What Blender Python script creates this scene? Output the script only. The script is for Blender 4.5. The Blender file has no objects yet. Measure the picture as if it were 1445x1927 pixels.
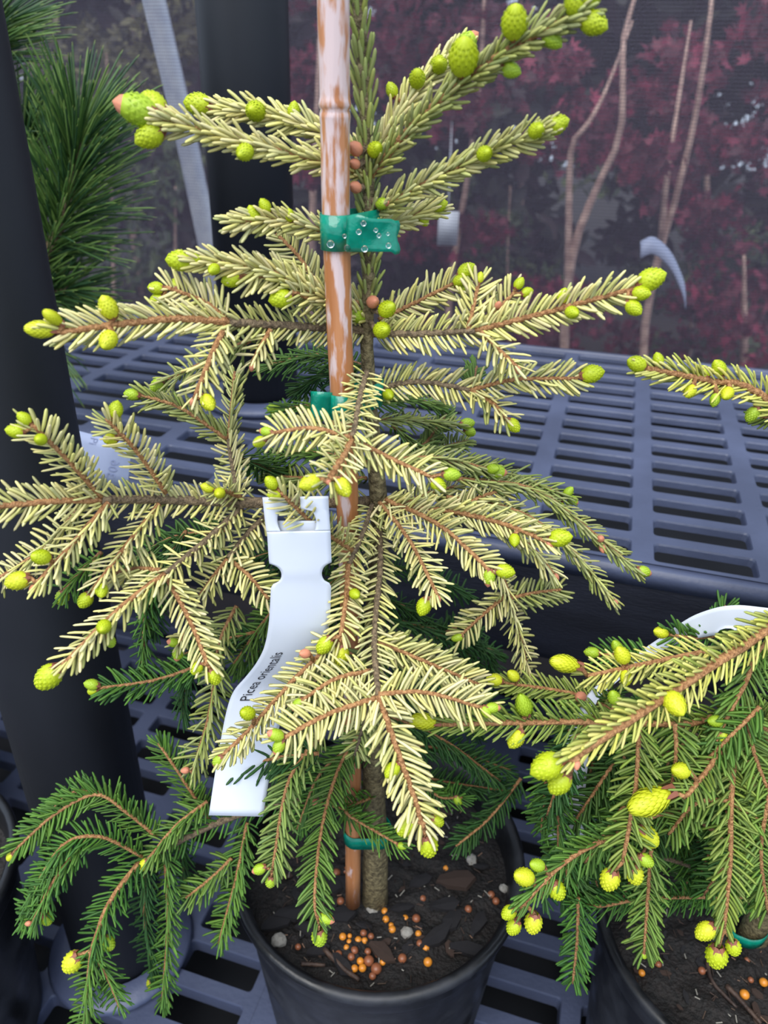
import bpy, math, random
import numpy as np
from mathutils import Vector, Matrix

random.seed(7); rng = np.random.default_rng(7)
scn = bpy.context.scene
COL = scn.collection

# ------------------------------------------------------------------ camera
FPX, IW, IH = 1400.0, 1445.0, 1927.0
PITCH, ROLL = math.radians(29.5), math.radians(1.2)
CAM = np.array([0.0, 0.0, 0.56])
_f = np.array([0, math.cos(PITCH), -math.sin(PITCH)])
_u0 = np.array([0, math.sin(PITCH), math.cos(PITCH)])
_x = np.array([1.0, 0, 0])
_r = math.cos(ROLL) * _x + math.sin(ROLL) * _u0
_u = -math.sin(ROLL) * _x + math.cos(ROLL) * _u0
cd = bpy.data.cameras.new('camera')
cd.sensor_fit = 'VERTICAL'; cd.sensor_height = 36.0; cd.lens = 36.0 * FPX / IH
cd.clip_start = 0.01; cd.clip_end = 100
cd.dof.use_dof = True; cd.dof.focus_distance = 0.30; cd.dof.aperture_fstop = 14
cam = bpy.data.objects.new('camera', cd); COL.objects.link(cam)
cam.matrix_world = Matrix(((_r[0], _u[0], -_f[0], CAM[0]), (_r[1], _u[1], -_f[1], CAM[1]),
                           (_r[2], _u[2], -_f[2], CAM[2]), (0, 0, 0, 1)))
scn.camera = cam

# ------------------------------------------------------------------ light: overcast daylight
w = bpy.data.worlds.new('overcast'); scn.world = w; w.use_nodes = True
bg = w.node_tree.nodes['Background']
bg.inputs[0].default_value = (0.70, 0.83, 1.03, 1); bg.inputs[1].default_value = 0.75
sl = bpy.data.lights.new('veiled_sun', 'SUN'); sl.energy = 2.3; sl.angle = math.radians(55); sl.color = (1, 0.97, 0.92)
so = bpy.data.objects.new('veiled_sun', sl); COL.objects.link(so)
so.rotation_euler = (math.radians(28), math.radians(-14), 0); so.location = (0, 0, 3)
scn.view_settings.view_transform = 'Standard'; scn.view_settings.look = 'None'
scn.view_settings.gamma = 1; scn.view_settings.use_curve_mapping = False
scn.view_settings.exposure = 0.85

# ------------------------------------------------------------------ helpers
def ray(px, py): return _f + _r * (px - IW / 2) / FPX + _u * (IH / 2 - py) / FPX
def P(px, py, Y):            # point of the place at forward distance Y seen at a pixel
    d = ray(px, py); return CAM + d * (Y / d[1])
def PZ(px, py, Z):           # point at height Z
    d = ray(px, py); return CAM + d * ((Z - CAM[2]) / d[2])
def depth(p): return float((np.asarray(p) - CAM) @ _f)
def nrm(v):
    v = np.asarray(v, float); return v / (np.linalg.norm(v, axis=-1, keepdims=True) + 1e-12)
def lin(r, g, b):
    return tuple(((c / 255) / 12.92 if c / 255 <= .04045 else ((c / 255 + .055) / 1.055) ** 2.4) for c in (r, g, b))

WP = {}
def wpos(o): return WP.get(o.name, np.zeros(3))
def tag(o, label, cat, group=None, kind=None):
    if label: o['label'] = label
    if cat: o['category'] = cat
    if group: o['group'] = group
    if kind: o['kind'] = kind
    return o
def empty(name, loc, label, cat, group=None, rz=0):
    o = bpy.data.objects.new(name, None); COL.objects.link(o); o.empty_display_size = .02
    o.location = loc; o.rotation_euler = (0, 0, rz); WP[o.name] = np.asarray(loc, float)
    return tag(o, label, cat, group)
def mesh(name, v, f, mats, smooth=True, mi=None, col=None):
    me = bpy.data.meshes.new(name)
    me.from_pydata(np.asarray(v, float).tolist(), [], [tuple(int(i) for i in q) for q in f])
    for m in (mats if isinstance(mats, (list, tuple)) else [mats]): me.materials.append(m)
    if smooth: me.polygons.foreach_set('use_smooth', [True] * len(me.polygons))
    if mi is not None: me.polygons.foreach_set('material_index', np.asarray(mi, dtype=np.int32))
    if col is not None:
        a = me.attributes.new('Col', 'FLOAT_COLOR', 'POINT')
        c4 = np.ones((len(col), 4)); c4[:, :3] = col; a.data.foreach_set('color', c4.ravel())
    me.update(); return me
def obj(name, me, parent=None, at=None, local=False):
    """world-space mesh -> object whose origin is `at` (world); parent roots only translate"""
    o = bpy.data.objects.new(name, me); COL.objects.link(o)
    if local:
        o.parent = parent; return o
    at = np.zeros(3) if at is None else np.asarray(at, float)
    if np.any(at):
        co = np.empty(len(me.vertices) * 3); me.vertices.foreach_get('co', co)
        co = co.reshape(-1, 3) - at; me.vertices.foreach_set('co', co.ravel()); me.update()
    o.location = at - (wpos(parent) if parent else 0); o.parent = parent; WP[o.name] = at
    return o
class MB:
    def __init__(s): s.v = []; s.f = []; s.mi = []
    def add(s, v, f, m=0):
        n = len(s.v); s.v += [tuple(map(float, p)) for p in v]; s.f += [tuple(int(i) + n for i in q) for q in f]; s.mi += [m] * len(f)
    def box(s, c, h, rot=None, m=0):
        R = np.eye(3) if rot is None else rot
        v = [np.asarray(c) + R @ (np.array(h) * (a, b, d)) for a in (-1, 1) for b in (-1, 1) for d in (-1, 1)]
        s.add(v, [(0, 1, 3, 2), (4, 6, 7, 5), (0, 4, 5, 1), (2, 3, 7, 6), (0, 2, 6, 4), (1, 5, 7, 3)], m)
    def tube(s, pts, rad, n=8, m=0, cap=True, jit=0):
        pts = np.asarray(pts, float); k = len(pts); rad = np.broadcast_to(rad, (k,))
        t = nrm(np.gradient(pts, axis=0)); ref = np.array([0.31, -.83, .46])
        a = nrm(np.cross(t, ref)); b = np.cross(t, a)
        v = []
        for i in range(k):
            for j in range(n):
                q = 2 * math.pi * j / n; r = rad[i] * (1 + jit * (random.random() - .5))
                v.append(pts[i] + r * (math.cos(q) * a[i] + math.sin(q) * b[i]))
        f = [(i * n + j, i * n + (j + 1) % n, (i + 1) * n + (j + 1) % n, (i + 1) * n + j) for i in range(k - 1) for j in range(n)]
        if cap: f += [tuple(range(n - 1, -1, -1)), tuple(range((k - 1) * n, k * n))]
        s.add(v, f, m)
    def lathe(s, prof, c=(0, 0, 0), n=40, m=0):
        v = [(c[0] + r * math.cos(2 * math.pi * j / n), c[1] + r * math.sin(2 * math.pi * j / n), c[2] + z) for r, z in prof for j in range(n)]
        f = [(i * n + j, i * n + (j + 1) % n, (i + 1) * n + (j + 1) % n, (i + 1) * n + j) for i in range(len(prof) - 1) for j in range(n)]
        s.add(v, f, m)
    def mesh(s, name, mats, smooth=True): return mesh(name, s.v, s.f, mats, smooth, s.mi)
def spline(pts, n):
    p = np.asarray(pts, float); k = len(p)
    if k == 2: t = np.linspace(0, 1, n)[:, None]; return p[0] * (1 - t) + p[1] * t
    e = np.vstack([2 * p[0] - p[1], p, 2 * p[-1] - p[-2]]); out = []
    for s in np.linspace(0, k - 1 - 1e-9, n):
        i = int(s); t = s - i; a, b, c, d = e[i:i + 4]
        out.append(.5 * (2 * b + (c - a) * t + (2 * a - 5 * b + 4 * c - d) * t * t + (3 * b - a - 3 * c + d) * t ** 3))
    return np.array(out)

# ------------------------------------------------------------------ materials
def mat(name, c1, c2=None, scale=50, rough=.5, bump=0, bscale=None, attr=False, spec=.5, detail=4, stretch=None, trans=0, rough2=None, ramp=(.35, .65)):
    m = bpy.data.materials.new(name); m.use_nodes = True; nt = m.node_tree; b = nt.nodes['Principled BSDF']
    b.inputs['Roughness'].default_value = rough; b.inputs['Specular IOR Level'].default_value = spec
    tc = nt.nodes.new('ShaderNodeTexCoord'); mp = nt.nodes.new('ShaderNodeMapping'); nt.links.new(tc.outputs['Object'], mp.inputs[0])
    if stretch: mp.inputs['Scale'].default_value = stretch
    if attr:
        a = nt.nodes.new('ShaderNodeAttribute'); a.attribute_name = 'Col'; nt.links.new(a.outputs['Color'], b.inputs['Base Color'])
    elif c2 is None: b.inputs['Base Color'].default_value = (*c1, 1)
    if c2 is not None or rough2 is not None:
        n = nt.nodes.new('ShaderNodeTexNoise'); n.inputs['Scale'].default_value = scale; n.inputs['Detail'].default_value = detail
        nt.links.new(mp.outputs[0], n.inputs['Vector'])
        r = nt.nodes.new('ShaderNodeValToRGB'); e = r.color_ramp.elements
        e[0].position, e[1].position = ramp
        if c2 is not None:
            e[0].color = (*c1, 1); e[1].color = (*c2, 1); nt.links.new(n.outputs['Fac'], r.inputs[0]); nt.links.new(r.outputs[0], b.inputs['Base Color'])
        if rough2 is not None:
            mr = nt.nodes.new('ShaderNodeMapRange'); mr.inputs[1].default_value, mr.inputs[2].default_value = .4, .6
            mr.inputs[3].default_value, mr.inputs[4].default_value = rough, rough2
            nt.links.new(n.outputs['Fac'], mr.inputs[0]); nt.links.new(mr.outputs[0], b.inputs['Roughness'])
    if bump:
        n2 = nt.nodes.new('ShaderNodeTexNoise'); n2.inputs['Scale'].default_value = bscale or scale; n2.inputs['Detail'].default_value = 3
        nt.links.new(mp.outputs[0], n2.inputs['Vector'])
        bp = nt.nodes.new('ShaderNodeBump'); bp.inputs['Strength'].default_value = bump; bp.inputs['Distance'].default_value = .002
        nt.links.new(n2.outputs['Fac'], bp.inputs['Height']); nt.links.new(bp.outputs[0], b.inputs['Normal'])
    if trans:
        t = nt.nodes.new('ShaderNodeBsdfTranslucent'); mx = nt.nodes.new('ShaderNodeMixShader'); mx.inputs[0].default_value = trans
        src = b.inputs['Base Color'].links[0].from_socket if b.inputs['Base Color'].links else None
        if src: nt.links.new(src, t.inputs[0])
        else: t.inputs[0].default_value = (*c1, 1)
        nt.links.new(b.outputs[0], mx.inputs[1]); nt.links.new(t.outputs[0], mx.inputs[2]); nt.links.new(mx.outputs[0], nt.nodes['Material Output'].inputs[0])
    return m
M = {}
M['needle'] = mat('spruce_needle', None, attr=True, rough=.5, trans=.14, spec=.25)
M['twig'] = mat('young_twig_bark', lin(128, 84, 46), lin(186, 138, 90), 900, .7, .6, 1400)
M['oldtwig'] = mat('old_twig_bark', lin(82, 68, 52), lin(140, 120, 92), 700, .8, .7, 1200)
M['trunk'] = mat('trunk_bark', lin(74, 64, 42), lin(128, 116, 82), 420, .8, .8, 700)
M['bud'] = mat('bud_lime', lin(168, 188, 14), lin(206, 218, 40), 200, .45, trans=.15)
M['budy'] = mat('bud_yellow', lin(196, 206, 22), lin(224, 226, 58), 200, .45, trans=.15)
M['budg'] = mat('bud_green', lin(150, 184, 30), lin(186, 210, 60), 200, .45, trans=.15)
M['coral'] = mat('bud_cap_papery', lin(176, 96, 66), lin(226, 158, 124), 500, .6)
M['budbrown'] = mat('bud_scale_brown', lin(112, 62, 48), lin(160, 100, 74), 500, .6)
M['plastic'] = mat('bench_plastic', lin(62, 69, 92), lin(76, 84, 110), 14, .42, .15, 300, spec=.5, detail=8)
M['pipe'] = mat('black_pipe_plastic', lin(26, 28, 33), lin(33, 35, 41), 9, .5, spec=.4)
M['pot'] = mat('pot_black_plastic', lin(17, 18, 21), lin(44, 46, 52), 26, .28, .12, 120, rough2=.55, detail=7, ramp=(.52, .66))
M['soil'] = mat('potting_mix', lin(6, 5, 5), lin(25, 19, 17), 260, .75, 1.0, 420, detail=8)
M['bark1'] = mat('bark_chip_dark', lin(16, 15, 18), lin(38, 36, 40), 160, .55, .5, 300)
M['bark2'] = mat('bark_chip_brown', lin(40, 28, 25), lin(74, 56, 46), 160, .65, .5, 300)
M['pellet1'] = mat('pellet_amber', lin(196, 116, 30), lin(222, 150, 56), 120, .3)
M['pellet2'] = mat('pellet_brown', lin(110, 66, 44), lin(158, 96, 64), 120, .35)
M['stone'] = mat('stone_grey', lin(128, 124, 116), lin(190, 186, 178), 200, .7, .5, 400)
M['tagw'] = mat('tag_white_vinyl', lin(222, 228, 240), None, rough=.35, trans=.12)
M['tagb'] = mat('tag_grey_blue', lin(186, 196, 226), None, rough=.4)
M['ink'] = mat('ink_black', lin(26, 26, 34), None, rough=.6)
M['inkf'] = mat('ink_show_through', lin(150, 160, 196), None, rough=.5)
M['tape'] = mat('green_tie_tape', lin(0, 128, 104), lin(10, 150, 124), 260, .14, .1, 900, trans=.2, spec=.7)
M['drop'] = mat('water_drop', (.9, .95, 1), None, rough=.02)
M['drop'].node_tree.nodes['Principled BSDF'].inputs['Transmission Weight'].default_value = 1
M['ground'] = mat('ground_soil', lin(22, 18, 17), lin(38, 31, 28), 9, .9, .6, 40, detail=8)
M['steel'] = mat('galvanised_steel', lin(205, 212, 228), lin(232, 236, 245), 60, .3)
M['steel'].node_tree.nodes['Principled BSDF'].inputs['Metallic'].default_value = .15
M['pine'] = mat('pine_needle', None, attr=True, rough=.4, trans=.1)
M['leaf'] = mat('maple_leaf', None, attr=True, rough=.55, trans=.3)
M['mtrunk'] = mat('maple_trunk_bark', lin(150, 118, 108), lin(205, 172, 156), 40, .8)
# bamboo: weathered pale skin worn in streaks over orange cane
def bamboo_mat():
    m = mat('bamboo_cane', lin(166, 106, 64), lin(188, 130, 88), 300, .38, .2, 500, stretch=(1, 1, .06)); nt = m.node_tree; b = nt.nodes['Principled BSDF']
    base = b.inputs['Base Color'].links[0].from_socket
    tc = nt.nodes.new('ShaderNodeTexCoord'); mp = nt.nodes.new('ShaderNodeMapping'); mp.inputs['Scale'].default_value = (1, 1, .22)
    nt.links.new(tc.outputs['Object'], mp.inputs[0])
    n = nt.nodes.new('ShaderNodeTexNoise'); n.inputs['Scale'].default_value = 260; n.inputs['Detail'].default_value = 6; nt.links.new(mp.outputs[0], n.inputs['Vector'])
    sp = nt.nodes.new('ShaderNodeSeparateXYZ'); nt.links.new(tc.outputs['Object'], sp.inputs[0])
    mr = nt.nodes.new('ShaderNodeMapRange'); mr.inputs[1].default_value = .30; mr.inputs[2].default_value = .43; mr.inputs[3].default_value = -.10; mr.inputs[4].default_value = .13
    nt.links.new(sp.outputs['Z'], mr.inputs[0])
    ad = nt.nodes.new('ShaderNodeMath'); nt.links.new(n.outputs['Fac'], ad.inputs[0]); nt.links.new(mr.outputs[0], ad.inputs[1])
    r = nt.nodes.new('ShaderNodeValToRGB'); r.color_ramp.elements[0].position = .5; r.color_ramp.elements[1].position = .6; nt.links.new(ad.outputs[0], r.inputs[0])
    mx = nt.nodes.new('ShaderNodeMix'); mx.data_type = 'RGBA'; nt.links.new(r.outputs[0], mx.inputs[0]); nt.links.new(base, mx.inputs[6])
    mx.inputs[7].default_value = (*lin(206, 184, 182), 1); nt.links.new(mx.outputs[2], b.inputs['Base Color']); return m
M['bamboo'] = bamboo_mat()
def cloth_mat():
    m = bpy.data.materials.new('shade_cloth'); m.use_nodes = True; nt = m.node_tree; b = nt.nodes['Principled BSDF']
    b.inputs['Base Color'].default_value = (*lin(68, 63, 77), 1); b.inputs['Roughness'].default_value = .6
    tc = nt.nodes.new('ShaderNodeTexCoord')
    wv = nt.nodes.new('ShaderNodeTexWave'); wv.bands_direction = 'Z'; wv.inputs['Scale'].default_value = 95; wv.inputs['Distortion'].default_value = .6
    wv2 = nt.nodes.new('ShaderNodeTexWave'); wv2.bands_direction = 'X'; wv2.inputs['Scale'].default_value = 130
    for x in (wv, wv2): nt.links.new(tc.outputs['Object'], x.inputs['Vector'])
    a = nt.nodes.new('ShaderNodeMath'); nt.links.new(wv.outputs['Fac'], a.inputs[0]); nt.links.new(wv2.outputs['Fac'], a.inputs[1])
    mr = nt.nodes.new('ShaderNodeMapRange'); mr.inputs[1].default_value = 0; mr.inputs[2].default_value = 2; mr.inputs[3].default_value = .30; mr.inputs[4].default_value = .72
    nt.links.new(a.outputs[0], mr.inputs[0]); nt.links.new(mr.outputs[0], b.inputs['Alpha']); return m
M['cloth'] = cloth_mat()

# ------------------------------------------------------------------ setting: ground, benches, screen
YAW = math.radians(-16.3)
CU = np.array([math.cos(YAW), math.sin(YAW), 0]); CV = np.array([-math.sin(YAW), math.cos(YAW), 0])
GZ = -.5
g = MB(); g.box((0, 5, GZ - .02), (9, 9, .02)); o = obj('ground', g.mesh('ground', M['ground'], False)); tag(o, 'dark brown bare ground under the benches and trees', 'ground', kind='structure')

def deck(u0, nu, pu, v0, nv, pv, su, sv, th, z):
    """moulded grid: one rounded slot per cell, with walls"""
    mb = MB(); ns = 4; cr = .003
    hole = []
    for cx, cy, a0 in ((1, 1, 0), (-1, 1, 90), (-1, -1, 180), (1, -1, 270)):
        for k in range(ns):
            a = math.radians(a0 + 90 * k / (ns - 1)); hole.append((cx * (su / 2 - cr) + cr * math.cos(a), cy * (sv / 2 - cr) + cr * math.sin(a)))
    nh = len(hole); cor = [(1, 1), (-1, 1), (-1, -1), (1, -1)]
    for i in range(nu):
        for j in range(nv):
            cx, cy = u0 + (i + .5) * pu, v0 + (j + .5) * pv
            v = [(cx + x, cy + y, z - .0012) for x, y in hole] + [(cx + a * pu / 2, cy + b * pv / 2, z) for a, b in cor]
            v += [(cx + x * 1.02, cy + y * 1.06, z) for x, y in hole]
            v += [(cx + x * .97, cy + y * .93, z - th) for x, y in hole]
            o2, o3 = nh + 4, 2 * nh + 4; f = []
            for k in range(nh):
                k2 = (k + 1) % nh; f.append((k, k2, o2 + k2, o2 + k)); f.append((o3 + k, o3 + k2, k2, k))
            for q in range(4):
                q2 = (q + 1) % 4; l = [o2 + q * ns + k for k in range(ns)]
                for k in range(ns - 1): f.append((nh + q, l[k + 1], l[k]))
                f.append((nh + q, nh + q2, o2 + q2 * ns, l[-1]))
            mb.add(v, f)
    return mb
bb = empty('display_bench', (0, 0, .31), 'raised grey plastic bench with slotted deck against the dark screen', 'bench', rz=YAW)
d = deck(.0454 - 17 * .0745, 34, .0745, .414, 13, .0325, .060, .0215, .0055, 0)
me = d.mesh('bench_deck', M['plastic'], False); obj('deck', me, bb, local=True)
mb = MB(); mb.box((.0454, .4105, -.006), (17 * .0745, .0045, .006)); mb.box((.0454, .8395, -.005), (17 * .0745, .003, .007)); obj('edge_rim', mb.mesh('rim', M['plastic']), bb, local=True)
# apron with rolled lower lip, slightly raked
prof = [(.407, -.001), (.4062, -.012), (.409, -.05), (.412, -.082), (.416, -.090), (.422, -.090), (.424, -.08)]
mb = MB(); L = 17 * .0745; v = []; f = []
for (y, z) in prof: v += [(.0454 - L, y, z), (.0454 + L, y, z)]
for i in range(len(prof) - 1): f.append((2 * i, 2 * i + 1, 2 * i + 3, 2 * i + 2))
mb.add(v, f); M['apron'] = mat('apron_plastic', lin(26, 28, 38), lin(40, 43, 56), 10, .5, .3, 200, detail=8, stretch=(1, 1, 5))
obj('apron', mb.mesh('apron', M['apron']), bb, local=True)
for u in (-.75, .85):
    for vv in (.47, .80):
        mb = MB(); mb.box((u, vv, -.16), (.02, .02, .15)); obj('leg', mb.mesh('leg', M['plastic'], False), bb, local=True)

mb = MB(); mb.box((.0454, .625, -.075), (17 * .0745, .205, .004)); obj('added_shade_tray', mb.mesh('shade_tray', M['pipe'], False), bb, local=True)  # black sheet added under the deck to darken the view through its slots
mb = MB(); mb.box((.0454, .838, -.16), (17 * .0745, .004, .15)); obj('light_block_panel', mb.mesh('block_panel', M['apron'], False), bb, local=True)  # added panel that blocks light from under the raised bench
fb = empty('display_bench', (0, 0, 0), 'low grey plastic slotted bench that carries the pots', 'bench', rz=YAW)
d = deck(-.021, 14, .0745, -.034 - 10 * .0325, 30, .0325, .060, .0205, .011, 0); obj('deck', d.mesh('deck_panel', M['plastic'], False), fb, local=True)
d = deck(-.158 - 13 * .0745, 13, .0745, -.0425 - 10 * .0325, 30, .0325, .058, .0215, .011, 0); obj('deck', d.mesh('deck_panel', M['plastic'], False), fb, local=True)
mb = MB(); mb.box((-.0895, .127, -.008), (.0683, .488, .008)); 
obj('joint_strip', mb.mesh('joint', M['plastic'], False), fb, local=True)
mb = MB(); mb.box((-.05, .614, -.03), (1.1, .004, .03)); mb.box((-.05, -.37, -.1), (1.1, .004, .1)); obj('edge_rim', mb.mesh('rim_light_skirt', M['plastic'], False), fb, local=True)  # near face runs deep, added out of view to stop light leaking under
mb = MB(); mb.box((-.05, .12, -.075), (1.1, .49, .004)); obj('added_shade_tray', mb.mesh('shade_tray', M['pipe'], False), fb, local=True)  # added black sheet, makes the low deck's slots look dark
for u in (-.9, .8):
    for vv in (-.3, .58):
        mb = MB(); mb.box((u, vv, -.26), (.025, .025, .24)); obj('leg', mb.mesh('leg', M['plastic'], False), fb, local=True)

# shade cloth screen
me = MB(); SW = 3.2
v = []; f = []; nx, nz = 60, 24
for i in range(nx + 1):
    for k in range(nz + 1):
        x = -SW / 2 + SW * i / nx; z = GZ + .02 + 2.2 * k / nz
        v.append((x, .006 * math.sin(x * 5 + z * 2) + .004 * math.sin(z * 9 + x * 2), z))
for i in range(nx):
    for k in range(nz): a = i * (nz + 1) + k; f.append((a, a + nz + 1, a + nz + 2, a + 1))
cl = obj('shade_screen', mesh('screen', v, f, M['cloth'])); c0 = CU * .1 + CV * .875
cl.location = c0; cl.rotation_euler = (0, 0, YAW); tag(cl, 'dark see-through shade cloth screen hanging behind the raised bench', 'screen')
WP[cl.name] = c0

# upright black pipes in collars
def pipe(px, Y, zb, ztop, label, r=.0335, lean=(0, 0)):
    b = P(*px, Y); base = np.array([b[0], Y, zb]); root = empty('upright_pipe', base, label, 'pipe')
    mb = MB(); n = 40
    mb.lathe([(0, 0), (r, 0), (r, .3), (r, ztop - zb - .004), (r - .002, ztop - zb), (r - .006, ztop - zb), (r - .006, ztop - zb - .05)], (0, 0, 0), n)
    for i, p in enumerate(mb.v): mb.v[i] = (p[0] + lean[0] * p[2], p[1] + lean[1] * p[2], p[2])
    obj('tube', mb.mesh('pipe_tube', M['pipe']), root, local=True)
    mb = MB(); mb.lathe([(r + .001, .001), (r + .016, .001), (r + .018, .004), (r + .016, .007), (r + .006, .009), (r + .001, .009)], (0, 0, 0), n)
    obj('collar', mb.mesh('pipe_collar', M['plastic']), root, local=True)
    return root
pipe((152, 1480), .323, 0, .95, 'thick black upright pipe at the left edge in front of the pine', lean=(.018, 0))
pipe((462, 300), .648, .31, 1.3, 'thick black upright pipe on the raised bench left of the bamboo cane', lean=(.016, 0))

# galvanised pole behind the cloth
pts = spline([(272, -80, 1.02), (290, 0, 1.02), (345, 235, 1.015), (388, 440, 1.01), (412, 560, 1.005), (455, 760, 1.0)], 20)
pw = np.array([P(*q) for q in pts]); top = pw[0] + (pw[0] - pw[3]) * 3; dn = nrm(pw[-1] - pw[-4]); t = (GZ - pw[-1][2]) / dn[2]
pw = np.vstack([top, pw, pw[-1] + dn * t]); mb = MB(); mb.tube(pw, .0135, 14)
o = obj('metal_pole', mb.mesh('pole', M['steel']), at=pw[-1]); tag(o, 'leaning galvanised metal pole seen through the screen', 'pole')

# ------------------------------------------------------------------ spruce machinery
def needles(pts, up, c, nl, dens, part, ang, greens, t0=0., wid=.00115, tipang=24, creamcol=None):
    """returns v,f,col arrays for needles along a world polyline"""
    seg = np.linalg.norm(np.diff(pts, axis=0), axis=1); cum = np.concatenate([[0], np.cumsum(seg)]); Ltot = cum[-1]
    n = max(6, int(Ltot * (1 - t0) * dens)); s = t0 + (1 - t0) * (np.arange(n) + rng.random(n) * .8) / n; s = np.clip(s, 0, 1)
    base = np.stack([np.interp(s * Ltot, cum, pts[:, k]) for k in range(3)], 1)
    tg = nrm(np.gradient(pts, axis=0)); T = nrm(np.stack([np.interp(s * Ltot, cum, tg[:, k]) for k in range(3)], 1))
    U = nrm(up - (T @ up)[:, None] * T); S = np.cross(T, U)
    az = ((np.arange(n) * 137.5 + rng.normal(0, 10, n)) % 360) - 180
    sg = np.sign(az); a = np.abs(az)
    a = (42 + a * .58) if part == 1 else (a * .82 if part == 0 else a)
    A = np.radians(sg * a); rad = np.cos(A)[:, None] * U + np.sin(A)[:, None] * S
    al = np.radians(ang + rng.normal(0, 7, n)); endf = np.clip((s - .86) / .14, 0, 1); al = al * (1 - endf) + np.radians(tipang) * endf
    ln = nl * rng.uniform(.8, 1.1, n) * (1 - .22 * endf) * np.clip(.7 + (s - t0) * 8, .7, 1)
    d0 = np.cos(al)[:, None] * T + np.sin(al)[:, None] * rad
    al2 = al - np.radians(rng.uniform(6, 22, n)); d1 = np.cos(al2)[:, None] * T + np.sin(al2)[:, None] * rad
    d1 = nrm(d1 + rng.normal(0, .06, (n, 3)))
    nn = nrm(U * .9 + rad * .5 - ((U * .9 + rad * .5) * d0).sum(1)[:, None] * d0); ww = np.cross(d0, nn)
    ss = [0, .3, .72, .93, 1.0]; wd = [.62, .95, 1.0, .8, .25]
    b0 = base + rad * .0006
    V = np.empty((n, 5, 4, 3)); C = np.empty((n, 5, 4, 3))
    ci = np.clip((c if c > .6 else c * .9 + .06) * rng.uniform(.75, 1.15, n) * np.where(a > (105 if part else 128), .55, 1), 0, 1)
    g = np.array(greens)[rng.integers(0, len(greens), n)] * rng.uniform(.8, 1.2, (n, 1))
    kk = min(1, max(0, (c - .3) / .45)); cr = (np.array(lin(134, 164, 68)) * (1 - kk) + np.array(CREAM) * kk) * np.stack([np.ones(n), rng.uniform(.92, 1.03, n), rng.uniform(.7, 1.15, n)], 1)
    W = wid * rng.uniform(.88, 1.12, n)
    for k in range(5):
        x = ss[k]; cen = b0 + ln[:, None] * (d0 * (x - .5 * x * x) + d1 * (.5 * x * x))
        for q, (cn, cw, tp) in enumerate(((.36, 0, 1), (0, .5, .86), (-.36, 0, .12 if part else .38), (0, -.5, .86))):
            V[:, k, q] = cen + (nn * cn + ww * cw) * (W * wd[k])[:, None]
            m = (ci * tp * (.86 if k == 0 else 1))[:, None]; C[:, k, q] = g * (1 - m) + cr * m
    idx = np.arange(n)[:, None, None] * 20; fq = []
    for k in range(4):
        for q in range(4): fq.append((k * 4 + q, k * 4 + (q + 1) % 4, k * 4 + 4 + (q + 1) % 4, k * 4 + 4 + q))
    fq.append((16, 17, 18, 19))
    Fq = (np.array(fq)[None] + idx).reshape(-1, 4)
    return V.reshape(-1, 3), Fq, C.reshape(-1, 3)
def fast_mesh(name, v, f, mt, col):
    me = bpy.data.meshes.new(name); nv, nf = len(v), len(f); me.vertices.add(nv); me.vertices.foreach_set('co', np.ascontiguousarray(v, dtype=np.float32).ravel())
    me.loops.add(nf * 4); me.loops.foreach_set('vertex_index', np.ascontiguousarray(f, dtype=np.int32).ravel())
    me.polygons.add(nf); me.polygons.foreach_set('loop_start', np.arange(0, nf * 4, 4, dtype=np.int32)); me.polygons.foreach_set('loop_total', np.full(nf, 4, dtype=np.int32))
    me.polygons.foreach_set('use_smooth', np.ones(nf, dtype=bool)); me.update(calc_edges=True)
    a = me.attributes.new('Col', 'FLOAT_COLOR', 'POINT'); c4 = np.ones((nv, 4), dtype=np.float32); c4[:, :3] = col; a.data.foreach_set('color', c4.ravel())
    me.materials.append(mt); return me

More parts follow.
